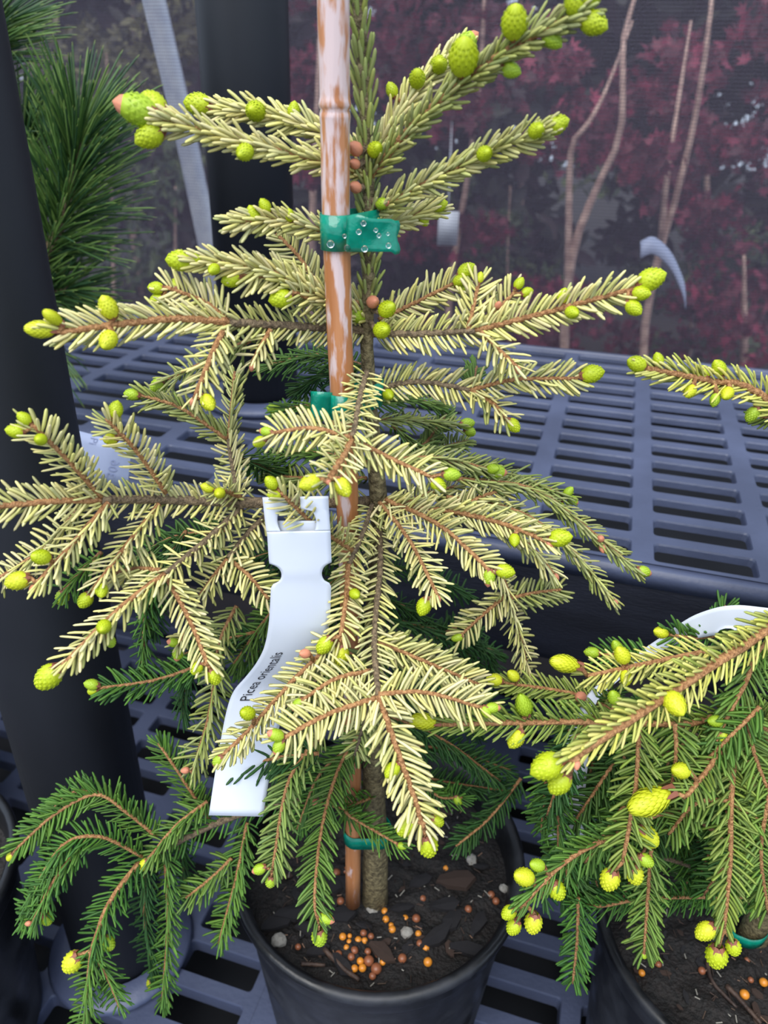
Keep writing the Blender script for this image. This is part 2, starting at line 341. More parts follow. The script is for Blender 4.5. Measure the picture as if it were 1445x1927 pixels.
# bud meshes: unit length along +Z, base at 0
def bud_mesh(kind):
    mb = MB(); n, k = 22, 15
    mats = {'g': ['bud', 'budbrown', 'coral'], 'y': ['budy', 'budbrown', 'coral'], 'l': ['budg', 'budbrown', 'coral'], 'c': ['budg', 'budbrown', 'coral'], 'b': ['coral', 'budbrown', 'budbrown'],
            'o': ['budy', 'budbrown', 'coral'], 'p': ['budg', 'budbrown', 'coral']}[kind]
    wr = {'g': .37, 'y': .36, 'l': .35, 'c': .33, 'b': .36, 'o': .25, 'p': .29}[kind]
    v = []; f = []; mi = []
    for i in range(k):
        t = i / (k - 1)
        r = wr * (math.sin(math.pi * min(1, t * .93 + .07)) ** .62) * (1 - .22 * t) * 1.08
        if kind == 'p' or kind == 'o': r = wr * (math.sin(math.pi * min(1, t * .95 + .05)) ** .7) * (.75 + .4 * (t if kind == 'o' else 1 - t))
        if i == k - 1: r = .012
        for j in range(n):
            q = 2 * math.pi * j / n + (i % 2) * math.pi / n
            bump = 1 + .055 * math.cos(q * 11 + i * math.pi) * (1 if .1 < t < .95 else 0)
            v.append((r * bump * math.cos(q), r * bump * math.sin(q), t + (.018 * math.cos(q * 11) if .1 < t < .95 else 0)))
    for i in range(k - 1):
        for j in range(n):
            f.append((i * n + j, i * n + (j + 1) % n, (i + 1) * n + (j + 1) % n, (i + 1) * n + j))
            tt = i / (k - 1); mi.append(1 if tt < .06 else (2 if (kind == 'c' and tt > .76) else 0))
    f += [tuple(range((k - 1) * n, k * n))]; mi.append(2 if kind == 'c' else 0)
    mb.v = v; mb.f = f; mb.mi = mi
    # papery bracts round the base
    for j in range(6):
        q = j * 1.05; c, s = math.cos(q), math.sin(q); r0, r1 = .14, wr * .8
        mb.add([(r0 * c - .07 * s, r0 * s + .07 * c, -.05), (r0 * c + .07 * s, r0 * s - .07 * c, -.05), (r1 * c + .04 * s, r1 * s - .04 * c, .16), (r1 * 1.12 * c, r1 * 1.12 * s, .24), (r1 * c - .04 * s, r1 * s + .04 * c, .16)], [(0, 1, 2, 3, 4)], 1)
    # soft new needles lying on the surface, tips free
    rows = 9 if kind in 'op' else 7
    for i in range(rows):
        t = .12 + .78 * i / rows; m = 11 if kind in 'op' else 12
        for j in range(m):
            if kind == 'b' or (kind == 'c' and t > .62): break
            q = 2 * math.pi * (j + .5 * (i % 2)) / m; c, s = math.cos(q), math.sin(q)
            def R(t): return wr * (math.sin(math.pi * min(1, t * .95 + .05)) ** .66) * (1 - .12 * t) * 1.02
            if kind in 'op': 
                def R(t): return wr * (math.sin(math.pi * min(1, t * .95 + .05)) ** .7) * (.75 + .4 * (t if kind == 'o' else 1 - t))
            t2 = min(1.04, t + (.2 if kind in 'op' else .12)); ra, rb, rm = R(t) * .98, R(min(t2, .99)) + (.05 if kind in 'op' else .018), R((t + min(t2, 1)) / 2) + .028; w2 = .05 if kind in 'op' else .045
            tm = (t + t2) / 2
            mb.add([(ra * c - w2 * s, ra * s + w2 * c, t), (ra * c + w2 * s, ra * s - w2 * c, t), (rm * c + w2 * s * .8, rm * s - w2 * c * .8, tm), (rb * c, rb * s, t2), (rm * c - w2 * s * .8, rm * s + w2 * c * .8, tm), ((rm + .02) * c, (rm + .02) * s, tm)],
                   [(0, 1, 5), (1, 2, 5), (2, 3, 5), (3, 4, 5), (4, 0, 5)], 0)
    return mb.mesh('bud_' + kind, [M[x] for x in mats])
BUD = {k: bud_mesh(k) for k in 'gylcbop'}

CREAM = lin(242, 234, 164)
G_UP = [lin(66, 100, 30), lin(86, 118, 36), lin(50, 86, 36)]
G_LOW = [lin(42, 90, 44), lin(58, 108, 46), lin(76, 124, 48)]
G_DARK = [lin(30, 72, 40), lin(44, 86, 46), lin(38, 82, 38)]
class Tree:
    def __init__(s, root, trunk_px): s.root = root; s.trunk = np.asarray(trunk_px)
def shoot(tree, pts, c=.9, nl=.0072, r=(.0012, .0009), part=1, dens=2000, ang=52, old=False, buds=(), t0=0., green=None, up=None, bare=False, wid=.00115, ncount=None):
    nl *= 1.18; wid *= 1.06; dens *= (.98 if part == 1 else 1.08); ang = ang + (7 if part == 1 and ang > 43 else 2); r = (r[0] * .8, r[1] * .8)
    pp = spline(pts, max(8, 5 * len(pts))); pw = np.array([P(*q) for q in pp])
    base = pw[0]; n = len(pw)
    mb = MB(); mb.tube(pw, np.linspace(r[0], r[1], n), 7, jit=.22)
    ax = nrm(np.gradient(pw, axis=0)); bl = []
    for bd in buds:
        bx, by, size, kind = bd[:4]
        i = int(np.argmin((pp[:, 0] - bx) ** 2 + (pp[:, 1] - by) ** 2)); end = i >= n - 2
        sp = pw[i]; Y = pp[i, 2] - (bd[4] if len(bd) > 4 else (0 if end else .0025)); ctr = P(bx, by, Y)
        ln = size * depth(ctr) / FPX; v = ctr - sp; dist = np.linalg.norm(v)
        d = nrm(nrm(v) * 1.0 + ax[i] * (.7 if end else .45)) if dist > 1e-5 else ax[i]
        bs = ctr - d * ln / 2; bl.append((kind, bs, d, ln))
        if np.linalg.norm(bs - sp) > .0008: mb.tube(np.array([sp, sp * .4 + bs * .6, bs + d * .0006]), [r[1], r[1] * .9, r[1] * 1.1], 6)
        else: pass
    if not end_bud(buds, pp): mb.lathe([(r[1], 0)], (0, 0, 0), 3) if False else None
    br = obj('branch', mb.mesh('branch', M['oldtwig'] if old else M['twig']), tree.root, at=base)
    if not bare:
        up_auto = up is None
        if up is None:
            tr = P(*tree.trunk_at(pp[n // 2])); out = pw[n // 2] - tr; out[2] = 0; up = nrm(nrm(out) * .55 + np.array([0, -.35, .9]))
        if up_auto and nrm(pw[-1] - pw[0]) @ up > .42: up = nrm(np.array([0, -1, .3]))
        v, f, col = needles(pw, np.asarray(up, float), c, nl, dens, part, ang, green or (G_UP if c > .45 else G_LOW), t0, wid)
        nd = obj('needles', fast_mesh('needles', v, f, M['needle'], col), br, at=base); nd['kind'] = 'stuff'
    for kind, bs, d, ln in bl:
        b = bpy.data.objects.new('bud', BUD[kind]); COL.objects.link(b); b.parent = br
        q = Vector(d).to_track_quat('Z', 'Y') @ Matrix.Rotation(random.random() * 6.28, 3, 'Z').to_quaternion()
        b.rotation_mode = 'QUATERNION'; b.rotation_quaternion = q; b.location = bs - base; s = ln; b.scale = (s, s, s)
        if kind in 'cb': b['label'] = 'bud with coral brown papery scales'
    return br
def end_bud(buds, pp): return bool(buds)
def trunk_at_factory(tp):
    tp = np.asarray(tp, float)
    def fn(q):
        y = q[1] - 40; i = np.argsort(tp[:, 1]); return (np.interp(y, tp[i, 1], tp[i, 0]), y, np.interp(y, tp[i, 1], tp[i, 2]))
    return fn

# ------------------------------------------------------------------ pots
def pot(ctr, label, plant=True, R=.0825, H=.16):
    c = np.array([ctr[0], ctr[1], 0]); root = empty('nursery_pot', c, label, 'pot', 'black nursery pots')
    k = R / .0825
    mb = MB(); mb.lathe([(.0, .004), (.058 * k, .004), (.064 * k, 0), (.066 * k, .004), (.0765 * k, H - .024), (.0772 * k, H - .018), (.0772 * k, H - .012)], n=64)
    mb.lathe([(.0745 * k, H - .012), (.0735 * k, H - .03), (.062 * k, .008), (0, .008)], n=64)
    obj('body', mb.mesh('pot_body', M['pot']), root, local=True)
    mb = MB(); mb.lathe([(.0768 * k, H - .0185), (.0792 * k, H - .0185), (.0800 * k, H - .016), (.0800 * k, H - .0085), (.0812 * k, H - .007), (.0825 * k, H - .0045), (.0825 * k, H - .002), (.0812 * k, H), (.0785 * k, H), (.0765 * k, H - .002), (.0745 * k, H - .012)], n=64)
    obj('rim', mb.mesh('pot_rim', M['pot']), root, local=True)
    mb = MB(); v = []; f = []; nr, na = 26, 72; rs = .0742 * k
    for i in range(nr + 1):
        for j in range(na):
            rr = rs * i / nr; a = 2 * math.pi * j / na; x, y = rr * math.cos(a), rr * math.sin(a)
            h = .0022 * math.sin(x * 160 + 1.3 * math.sin(y * 210)) * math.cos(y * 190) + random.uniform(-.0011, .0011) + .003 * (1 - i / nr)
            v.append((x, y, H - .021 + h * (1 if i < nr else .3)))
    for i in range(nr):
        for j in range(na): f.append((i * na + j, i * na + (j + 1) % na, (i + 1) * na + (j + 1) % na, (i + 1) * na + j))
    mb.add(v, f); s = obj('soil', mb.mesh('pot_soil', M['soil']), root, local=True); s['kind'] = 'stuff'; s['label'] = 'dark bark potting mix'
    return root, c
cpc = PZ(712, 1594, .16); rpc = PZ(1408, 1742, .16)
pot_c, CC = pot(cpc, 'black nursery pot in the centre holding the staked spruce', R=.0885)
pot_r, RC = pot(rpc, 'black nursery pot at the lower right holding the second spruce')
lpc = np.array([-.2945, .262, .16]); pot_l, LC = pot(lpc, 'black nursery pot cut off by the lower left edge of the photo')
l2c = np.array([-.402, .418, .16]); pot_l2, L2C = pot(l2c, 'black nursery pot behind the pipe at the left edge, farther back')

# ------------------------------------------------------------------ main spruce
TP = [(668, -120, .272), (674, 0, .272), (688, 200, .272), (692, 330, .272), (695, 480, .272), (690, 640, .272), (700, 800, .271), (712, 940, .270), (712, 1050, .270), (704, 1200, .270), (702, 1400, .271), (706, 1560, .272), (706, 1660, .272)]
tp_w = np.array([P(*q) for q in spline(TP, 60)])
basep = tp_w[-1].copy(); basep[2] = .135
main_root = empty('spruce_tree', basep, 'golden dwarf spruce tied to a bamboo cane in the centre pot', 'tree')
main = Tree(main_root, TP); main.trunk_at = trunk_at_factory(TP)
tw = np.vstack([tp_w, basep + (0, 0, -.01)]); hh = tw[:, 2]
rr = np.interp(hh, [.10, .15, .22, .32, .40, .45, .52, .62], [.0095, .0078, .0062, .0048, .0040, .0027, .0022, .0017])
mb = MB(); mb.tube(tw, rr, 14, jit=.1); obj('trunk', mb.mesh('trunk', M['trunk']), main_root, at=basep)
# leader: the needled top of the stem
shoot(main, [(692, 600, .2725), (695, 480, .272), (692, 330, .272), (688, 200, .272), (674, 0, .272), (668, -120, .272)], .55, .0085, (.002, .0016), part=2, dens=1450, ang=27, up=(0, -1, .2), old=True, wid=.0013,
      buds=[(668, 279, 36, 'b', .006), (706, 281, 38, 'g', .006), (667, 308, 26, 'b', .006), (668, 352, 30, 'b', .006), (720, 383, 32, 'c', .004), (729, 581, 42, 'g', .008), (719, 621, 42, 'g', .01), (702, 568, 34, 'b', .005), (672, 594, 36, 'l', .003)])
U = dict(part=0, ang=36, dens=2200)
S = lambda pts, c=.9, **k: shoot(main, pts, c, **k)
S([(690, 330, .272), (600, 302, .266), (450, 265, .26), (300, 222, .25)], .9, buds=[(255, 205, 84, 'c', 0), (288, 195, 58, 'g', -.004), (280, 256, 60, 'g'), (460, 287, 42, 'g', .006)], **U)
S([(690, 292, .275), (600, 246, .282), (500, 215, .285), (400, 204, .288)], .95, buds=[(372, 197, 56, 'g'), (480, 209, 48, 'g', .005), (553, 207, 32, 'g', 0)], **U)
S([(694, 335, .272), (800, 215, .262), (950, 98, .25), (1100, 18, .24)], .62, r=(.0018, .0013), buds=[(1118, 44, 56, 'g'), (1080, 4, 50, 'g', 0), (968, 40, 66, 'g', .003), (872, 105, 76, 'g', .004), (962, 132, 40, 'l', 0), (1040, 75, 44, 'l', 0), (1115, -5, 44, 'g', 0)], **U)
S([(696, 312, .28), (740, 232, .283), (800, 152, .287), (862, 92, .29)], .95, buds=[(880, 78, 50, 'c'), (826, 121, 42, 'g', .004), (785, 147, 42, 'g', .005), (737, 169, 30, 'g', 0)], **U)
S([(700, 402, .272), (800, 345, .266), (920, 288, .26), (1025, 243, .25)], .72, buds=[(1048, 234, 48, 'g'), (1010, 245, 40, 'g', .004), (912, 289, 38, 'g', .006)], **U)
S([(702, 432, .275), (760, 412, .28), (818, 390, .285)], .8, buds=[(828, 386, 32, 'g'), (797, 415, 26, 'g', 0)], **U)
S([(690, 470, .272), (600, 432, .266), (520, 414, .26), (438, 420, .252)], .9, buds=[(498, 387, 30, 'g', 0), (476, 402, 34, 'g', 0), (545, 405, 26, 'g', 0)], **U)
S([(690, 575, .275), (610, 545, .285), (560, 480, .292), (520, 440, .296)], .8)
S([(692, 602, .272), (600, 556, .262), (500, 508, .256), (365, 490, .25)], .9, buds=[(337, 490, 52, 'g'), (402, 507, 28, 'g', .004), (372, 486, 26, 'g', 0)], **U)
S([(600, 556, .262), (530, 525, .258), (452, 517, .254)], .95, buds=[(435, 526, 40, 'g')])
S([(660, 590, .268), (600, 570, .262), (550, 548, .256)], .75, buds=[(528, 562, 48, 'g')])
# long left limb with yellow opened tips
S([(690, 622, .272), (560, 614, .262), (430, 606, .25)], .75, r=(.0022, .0019), old=True)
S([(430, 606, .25), (330, 600, .242), (210, 612, .23), (112, 626, .222)], 1, r=(.0019, .0013), nl=.0082, ang=42, buds=[(78, 620, 60, 'o'), (100, 598, 44, 'o', .001), (203, 577, 48, 'y', .0), (203, 641, 46, 'y', .006)])
S([(428, 603, .25), (385, 568, .252), (312, 540, .252)], 1, buds=[(293, 542, 32, 'g'), (295, 565, 32, 'g', 0), (330, 536, 30, 'g', -.003)])
S([(428, 607, .25), (402, 660, .243), (366, 752, .236)], 1, r=(.0015, .0012), buds=[(392, 758, 38, 'y', .003), (363, 757, 18, 'b')])
S([(510, 620, .255), (492, 650, .252), (474, 686, .25)], 1, nl=.0062, buds=[(474, 692, 16, 'b')])
S([(470, 640, .262), (390, 680, .268), (308, 716, .272)], .6, buds=[(297, 725, 36, 'l')])
# behind, left of the cane
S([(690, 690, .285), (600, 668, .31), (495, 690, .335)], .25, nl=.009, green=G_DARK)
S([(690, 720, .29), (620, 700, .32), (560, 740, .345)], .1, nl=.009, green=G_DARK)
S([(690, 800, .29), (600, 765, .32), (520, 772, .345)], .3, nl=.009, buds=[(515, 770, 30, 'l')])
S([(690, 870, .285), (570, 850, .30), (470, 880, .315)], .35, nl=.0085)
S([(690, 900, .28), (580, 900, .29), (500, 895, .30)], .5)
# left mid fork
S([(450, 945, .25), (440, 890, .265), (430, 828, .282)], .85, old=True, r=(.0016, .0013))
S([(430, 828, .282), (340, 768, .284), (262, 742, .284)], .6, ang=42, buds=[(248, 742, 32, 'l')])
S([(430, 828, .282), (436, 765, .295), (442, 700, .31)], .65, ang=38)
S([(445, 860, .28), (520, 890, .30), (560, 930, .31)], .3, green=G_DARK, nl=.0085)
S([(452, 935, .25), (425, 925, .242), (405, 922, .238)], .9, nl=.006, ang=60, buds=[(390, 917, 27, 'y'), (413, 928, 28, 'y', .003)])
# main left limb
S([(700, 945, .272), (560, 946, .256), (450, 946, .25)], .8, r=(.0032, .0027), old=True, dens=500)
S([(450, 946, .25), (300, 940, .24), (190, 941, .226)], .9, r=(.0026, .002), old=True, dens=1700, ang=58)
S([(190, 941, .226), (90, 944, .216), (-50, 958, .205)], .95, r=(.0017, .0013), ang=48, nl=.0078)
S([(190, 935, .226), (130, 868, .218), (62, 800, .212)], 1, buds=[(45, 787, 31, 'g'), (28, 811, 36, 'g', 0), (76, 827, 30, 'g', .004)])
S([(312, 928, .238), (258, 850, .232), (200, 788, .227)], 1, buds=[(218, 770, 36, 'g', -.002), (208, 826, 32, 'y', -.001)])
S([(205, 945, .226), (140, 1020, .217), (70, 1098, .207)], 1, r=(.0014, .0011), buds=[(32, 1093, 48, 'y', 0), (76, 1048, 40, 'g', .003), (62, 1108, 20, 'b', 0)])
S([(300, 948, .237), (235, 1030, .225), (182, 1100, .213)], .95, buds=[(160, 1130, 36, 'g'), (191, 1112, 31, 'g', .003)])
S([(150, 960, .225), (70, 1040, .23), (-20, 1100, .23)], .8)
S([(190, 1040, .24), (130, 1100, .24), (118, 1118, .24)], .3, buds=[(117, 1125, 36, 'l')])
S([(455, 955, .25), (385, 1020, .237), (312, 1080, .222)], .95, old=True, r=(.0018, .0015), ang=60)
S([(310, 1080, .222), (220, 1150, .206), (122, 1248, .19)], 1, r=(.0014, .0011), ang=44, buds=[(90, 1275, 60, 'g'), (195, 1180, 36, 'g', .005), (208, 1208, 28, 'l', -.004)])
S([(315, 1088, .222), (358, 1168, .215), (392, 1252, .206)], 1, r=(.0014, .0011), buds=[(370, 1258, 30, 'g', 0), (403, 1274, 36, 'g')])
S([(300, 1073, .222), (260, 1070, .226), (215, 1078, .228)], .9)
S([(510, 965, .255), (470, 1000, .247), (430, 1050, .238)], 1, old=True, r=(.0015, .0013), ang=62)
S([(428, 1052, .238), (402, 1085, .236), (375, 1122, .234)], 1, ang=60)
S([(432, 1052, .238), (470, 1085, .235), (506, 1128, .233)], 1, ang=60)
S([(445, 1140, .25), (420, 1190, .245), (408, 1230, .243)], .6, ang=55)
S([(350, 1190, .235), (335, 1210, .233), (330, 1215, .232)], .7, nl=.005, buds=[(325, 1209, 26, 'c'), (335, 1230, 32, 'c')])
# twigs in front of the tag and the trunk
S([(662, 1035, .238), (595, 990, .226), (527, 926, .217)], .95, buds=[(510, 908, 32, 'g'), (516, 931, 28, 'g', 0)])
S([(690, 700, .262), (678, 745, .248), (664, 822, .226)], .9, r=(.0015, .0013), ang=64, old=True)
S([(662, 824, .226), (585, 806, .226), (510, 816, .226)], 1, ang=60, buds=[(488, 832, 29, 'g'), (500, 812, 28, 'c', -.001)])
S([(662, 828, .226), (640, 868, .213), (616, 905, .202)], 1, r=(.0015, .0013), ang=62, buds=[(582, 909, 44, 'y', 0), (646, 918, 42, 'y', 0), (617, 906, 16, 'b')])
S([(672, 832, .23), (755, 872, .23), (812, 898, .228)], 1, ang=60, buds=[(825, 912, 36, 'g'), (850, 893, 36, 'l', 0)])
# long right limb
S([(702, 628, .27), (790, 628, .265), (895, 622, .256)], .95, r=(.0018, .0015), old=True)
S([(895, 622, .256), (1020, 590, .25), (1185, 545, .24)], .98, r=(.0014, .0011), ang=45, buds=[(1226, 525, 56, 'g'), (1207, 552, 37, 'g', .002), (1193, 580, 37, 'g', .003), (1077, 588, 32, 'g', .005), (1060, 557, 32, 'g', -.002)])
S([(880, 622, .257), (890, 580, .261), (902, 527, .266)], 1, buds=[(903, 522, 22, 'y')])
S([(905, 620, .256), (930, 590, .26), (968, 550, .266)], .98, buds=[(977, 533, 26, 'g'), (992, 550, 26, 'g', 0), (938, 574, 20, 'b', .004)])
S([(905, 624, .255), (940, 660, .251), (972, 690, .247)], 1, buds=[(974, 697, 18, 'b')])
S([(712, 602, .275), (780, 570, .278), (856, 532, .28)], .9, buds=[(878, 509, 38, 'g'), (866, 528, 30, 'g', .003), (869, 544, 26, 'g', .001)])
S([(706, 732, .273), (790, 718, .27), (885, 734, .265)], .95, old=True, r=(.0015, .0013), buds=[(731, 743, 28, 'g', .006)])
S([(885, 734, .265), (970, 714, .26), (1088, 712, .255)], .9, ang=44, buds=[(1115, 703, 46, 'g')])
S([(885, 734, .265), (930, 762, .26), (954, 790, .256)], .95, buds=[(966, 801, 33, 'g')])
S([(888, 730, .268), (892, 708, .28), (896, 690, .295)], .35, ang=40)
# green inner shoots on the right
S([(706, 790, .28), (780, 790, .30), (870, 800, .32)], .55, ang=40, buds=[(880, 797, 30, 'l'), (884, 812, 28, 'l', 0)])
S([(706, 760, .28), (760, 750, .305), (835, 765, .33)], .4, ang=40)
S([(740, 800, .29), (790, 840, .30), (840, 780, .33)], .45, ang=40)
S([(715, 880, .275), (800, 850, .30), (880, 830, .325)], .5, ang=42)
S([(715, 865, .272), (830, 862, .275), (925, 885, .278)], .6, ang=42, buds=[(937, 887, 38, 'c'), (928, 882, 28, 'l', .003)])
S([(830, 870, .28), (950, 890, .285), (1070, 935, .285)], .5, ang=40, buds=[(1078, 942, 26, 'c'), (1070, 925, 24, 'l', 0), (1055, 955, 24, 'l', .002)])
# right lower fan
S([(716, 948, .268), (850, 962, .26), (960, 990, .252), (1035, 1022, .242)], .92, r=(.0016, .0012), ang=44, buds=[(1055, 1012, 46, 'g', 0), (968, 1017, 28, 'g', .004), (1035, 1026, 20, 'b')])
S([(714, 945, .264), (772, 1020, .245), (824, 1122, .226)], 1, buds=[(797, 1142, 38, 'g', 0), (824, 1128, 18, 'b')])
S([(726, 940, .264), (830, 990, .248), (928, 1080, .232)], 1, r=(.0014, .0011), buds=[(951, 1075, 38, 'g', 0), (920, 1088, 36, 'c', 0)])
S([(938, 1070, .25), (958, 1120, .255), (978, 1195, .258), (998, 1285, .26)], .85)
S([(952, 1120, .255), (905, 1160, .252), (862, 1200, .25)], .8, buds=[(860, 1200, 24, 'l')])
S([(962, 1125, .256), (1010, 1115, .26), (1056, 1110, .265)], .6)
S([(840, 935, .272), (980, 965, .272), (1080, 1040, .268), (1155, 1132, .262)], .65, ang=40, buds=[(1157, 1135, 18, 'b')])
S([(860, 900, .275), (1000, 920, .28), (1100, 990, .278), (1200, 1075, .275)], .6, ang=40, buds=[(1212, 1076, 32, 'c'), (1130, 1014, 20, 'b', .003), (1134, 1032, 20, 'b', .003)])
S([(930, 990, .258), (990, 1020, .256), (1042, 1080, .252)], .8, ang=42, buds=[(1046, 1086, 18, 'b')])
S([(850, 965, .265), (905, 935, .272), (955, 920, .28)], .8, ang=44)
S([(760, 950, .268), (800, 930, .28), (860, 915, .29)], .7, ang=44)
# lower centre
S([(700, 950, .266), (680, 1010, .25), (655, 1065, .236)], .9, old=True, r=(.0015, .0013), ang=60)
S([(655, 1062, .236), (652, 1120, .226), (641, 1198, .214)], 1, r=(.0015, .0012), ang=60, buds=[(668, 1118, 27, 'g', .003), (610, 1215, 40, 'g', 0), (641, 1234, 44, 'y')])
S([(712, 985, .262), (716, 1060, .245), (704, 1200, .218), (712, 1310, .196)], .9, r=(.0017, .0015), ang=60, dens=1500, old=True)
S([(706, 1205, .218), (800, 1245, .216), (905, 1290, .218)], .85, nl=.0078, ang=48)
S([(706, 1205, .218), (770, 1225, .222), (850, 1250, .228)], .6, ang=48)
S([(710, 1312, .196), (615, 1345, .19), (525, 1394, .185)], 1, r=(.0013, .0011), nl=.0084, ang=62, buds=[(518, 1383, 36, 'c', 0), (524, 1406, 34, 'c', .001)])
S([(697, 1262, .206), (630, 1278, .2), (568, 1318, .195)], 1, ang=60, nl=.0078, buds=[(561, 1327, 34, 'c')])
S([(640, 1200, .216), (560, 1272, .211), (470, 1372, .206), (415, 1425, .202)], .85, r=(.0013, .0011), ang=48, buds=[(465, 1342, 36, 'g', .004), (411, 1432, 34, 'c'), (573, 1230, 26, 'b', .004)])
S([(690, 1230, .235), (620, 1260, .23), (540, 1330, .225)], .5, old=True, green=G_LOW)
S([(712, 1308, .196), (738, 1385, .187), (772, 1480, .179), (798, 1562, .173)], 1, r=(.0016, .0013), nl=.0092, ang=52, wid=.0013, buds=[(737, 1450, 36, 'g', .002), (763, 1556, 46, 'g', 0), (822, 1545, 34, 'g', -.003), (805, 1592, 52, 'g', 0)])
S([(712, 1306, .196), (800, 1303, .196), (915, 1334, .196)], 1, nl=.0084, ang=56, buds=[(928, 1332, 30, 'c'), (915, 1340, 26, 'l', .001)])
S([(706, 1300, .21), (690, 1345, .21), (668, 1420, .215)], .6, old=True)
# green skirts, left
L = dict(nl=.0088, ang=50)
S([(300, 1075, .26), (275, 1150, .262), (268, 1255, .262)], .12, **L)
S([(420, 1235, .25), (300, 1278, .252), (190, 1295, .252)], .12, buds=[(172, 1288, 30, 'l'), (175, 1300, 24, 'g', 0)], **L)
S([(408, 1240, .232), (395, 1340, .23), (362, 1455, .226)], .55, buds=[(348, 1450, 18, 'b')], **L)
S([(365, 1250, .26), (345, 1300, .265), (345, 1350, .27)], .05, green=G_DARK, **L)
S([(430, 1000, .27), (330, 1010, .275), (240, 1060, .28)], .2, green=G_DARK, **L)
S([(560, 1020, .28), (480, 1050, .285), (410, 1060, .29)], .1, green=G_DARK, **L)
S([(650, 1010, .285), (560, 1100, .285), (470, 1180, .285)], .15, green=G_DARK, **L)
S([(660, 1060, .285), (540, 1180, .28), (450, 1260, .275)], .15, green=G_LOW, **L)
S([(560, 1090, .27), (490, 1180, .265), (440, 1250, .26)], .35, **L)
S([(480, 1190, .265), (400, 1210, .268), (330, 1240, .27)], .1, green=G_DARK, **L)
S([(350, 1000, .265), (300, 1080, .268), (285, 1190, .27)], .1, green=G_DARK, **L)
S([(706, 1490, .27), (600, 1500, .262), (430, 1540, .246), (270, 1618, .232)], .1, r=(.0028, .0018), old=True, dens=1100, **L)
S([(268, 1612, .232), (190, 1575, .228), (120, 1590, .224), (62, 1680, .22), (48, 1738, .22)], .12, **L)
S([(295, 1575, .238), (240, 1530, .238), (180, 1495, .238), (100, 1535, .232), (28, 1600, .224)], .3, buds=[(20, 1612, 22, 'y')], **L)
S([(190, 1492, .24), (130, 1495, .245), (70, 1560, .245)], .2, **L)
S([(118, 1590, .224), (95, 1650, .221), (45, 1735, .22)], .15, **L)
S([(160, 1580, .226), (100, 1660, .216), (60, 1740, .212)], .15, buds=[(88, 1730, 30, 'l', 0), (53, 1738, 14, 'b')], **L)
S([(265, 1618, .232), (205, 1700, .216), (172, 1790, .206)], .06, r=(.0017, .0014), buds=[(136, 1811, 50, 'y', 0), (203, 1775, 36, 'l', 0)], nl=.0095, ang=54)
S([(172, 1790, .206), (165, 1850, .202), (158, 1945, .198)], .3, nl=.009, ang=50)
S([(178, 1795, .206), (205, 1845, .203), (225, 1895, .2)], .2, nl=.0085, ang=48)
S([(275, 1622, .232), (272, 1720, .228), (288, 1840, .224)], .03, green=G_DARK, buds=[(286, 1850, 28, 'y')], **L)
S([(310, 1600, .236), (316, 1740, .226), (305, 1892, .214)], .25, **L)
S([(390, 1508, .246), (330, 1555, .238), (280, 1615, .23)], .35, buds=[(272, 1627, 28, 'y')], **L)
S([(395, 1545, .256), (340, 1460, .262), (298, 1398, .27)], .3, **L)
S([(330, 1560, .25), (345, 1620, .25), (345, 1680, .25)], .05, green=G_DARK, **L)
S([(465, 1548, .246), (445, 1650, .236), (412, 1775, .226)], .3, **L)
S([(436, 1615, .24), (400, 1650, .236), (350, 1690, .23)], .35, **L)
S([(585, 1400, .225), (540, 1480, .212), (512, 1640, .2)], .45, buds=[(487, 1636, 30, 'c', 0), (509, 1660, 30, 'c')], **L)
S([(690, 1360, .262), (640, 1440, .245), (605, 1560, .22), (592, 1690, .2), (600, 1740, .196)], .35, buds=[(601, 1764, 42, 'l', 0), (615, 1729, 32, 'c', .001)], nl=.009, ang=50)
S([(700, 1500, .262), (650, 1525, .246), (700, 1560, .235), (755, 1592, .226)], .3, buds=[(757, 1592, 20, 'l'), (592, 1510, 18, 'b', 0)], nl=.008, ang=46)
S([(600, 1418, .222), (530, 1425, .22), (440, 1442, .22)], .02, green=G_DARK, nl=.0085, ang=48)
S([(610, 1380, .235), (590, 1400, .23), (575, 1420, .225)], .5, buds=[(582, 1425, 30, 'c')], nl=.007, ang=46)
S([(700, 1420, .268), (660, 1410, .26), (600, 1460, .255), (560, 1560, .25)], .15, green=G_LOW, **L)
# green skirts, right and behind
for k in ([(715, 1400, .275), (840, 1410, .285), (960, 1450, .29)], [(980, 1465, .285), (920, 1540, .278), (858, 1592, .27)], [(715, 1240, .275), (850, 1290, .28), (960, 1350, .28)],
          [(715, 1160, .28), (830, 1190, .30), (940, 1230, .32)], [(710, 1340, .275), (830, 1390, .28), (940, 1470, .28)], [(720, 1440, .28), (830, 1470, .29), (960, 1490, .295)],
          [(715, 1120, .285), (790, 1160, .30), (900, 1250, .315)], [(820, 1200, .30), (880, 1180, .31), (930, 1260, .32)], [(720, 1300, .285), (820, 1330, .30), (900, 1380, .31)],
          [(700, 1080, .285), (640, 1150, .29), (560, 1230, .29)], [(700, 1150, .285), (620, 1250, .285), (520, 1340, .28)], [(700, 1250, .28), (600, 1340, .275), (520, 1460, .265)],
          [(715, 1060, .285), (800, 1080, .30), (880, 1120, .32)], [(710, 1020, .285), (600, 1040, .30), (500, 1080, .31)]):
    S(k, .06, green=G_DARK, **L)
S([(800, 1480, .285), (830, 1500, .28), (870, 1500, .275)], .15, buds=[(862, 1506, 22, 'l')], **L)

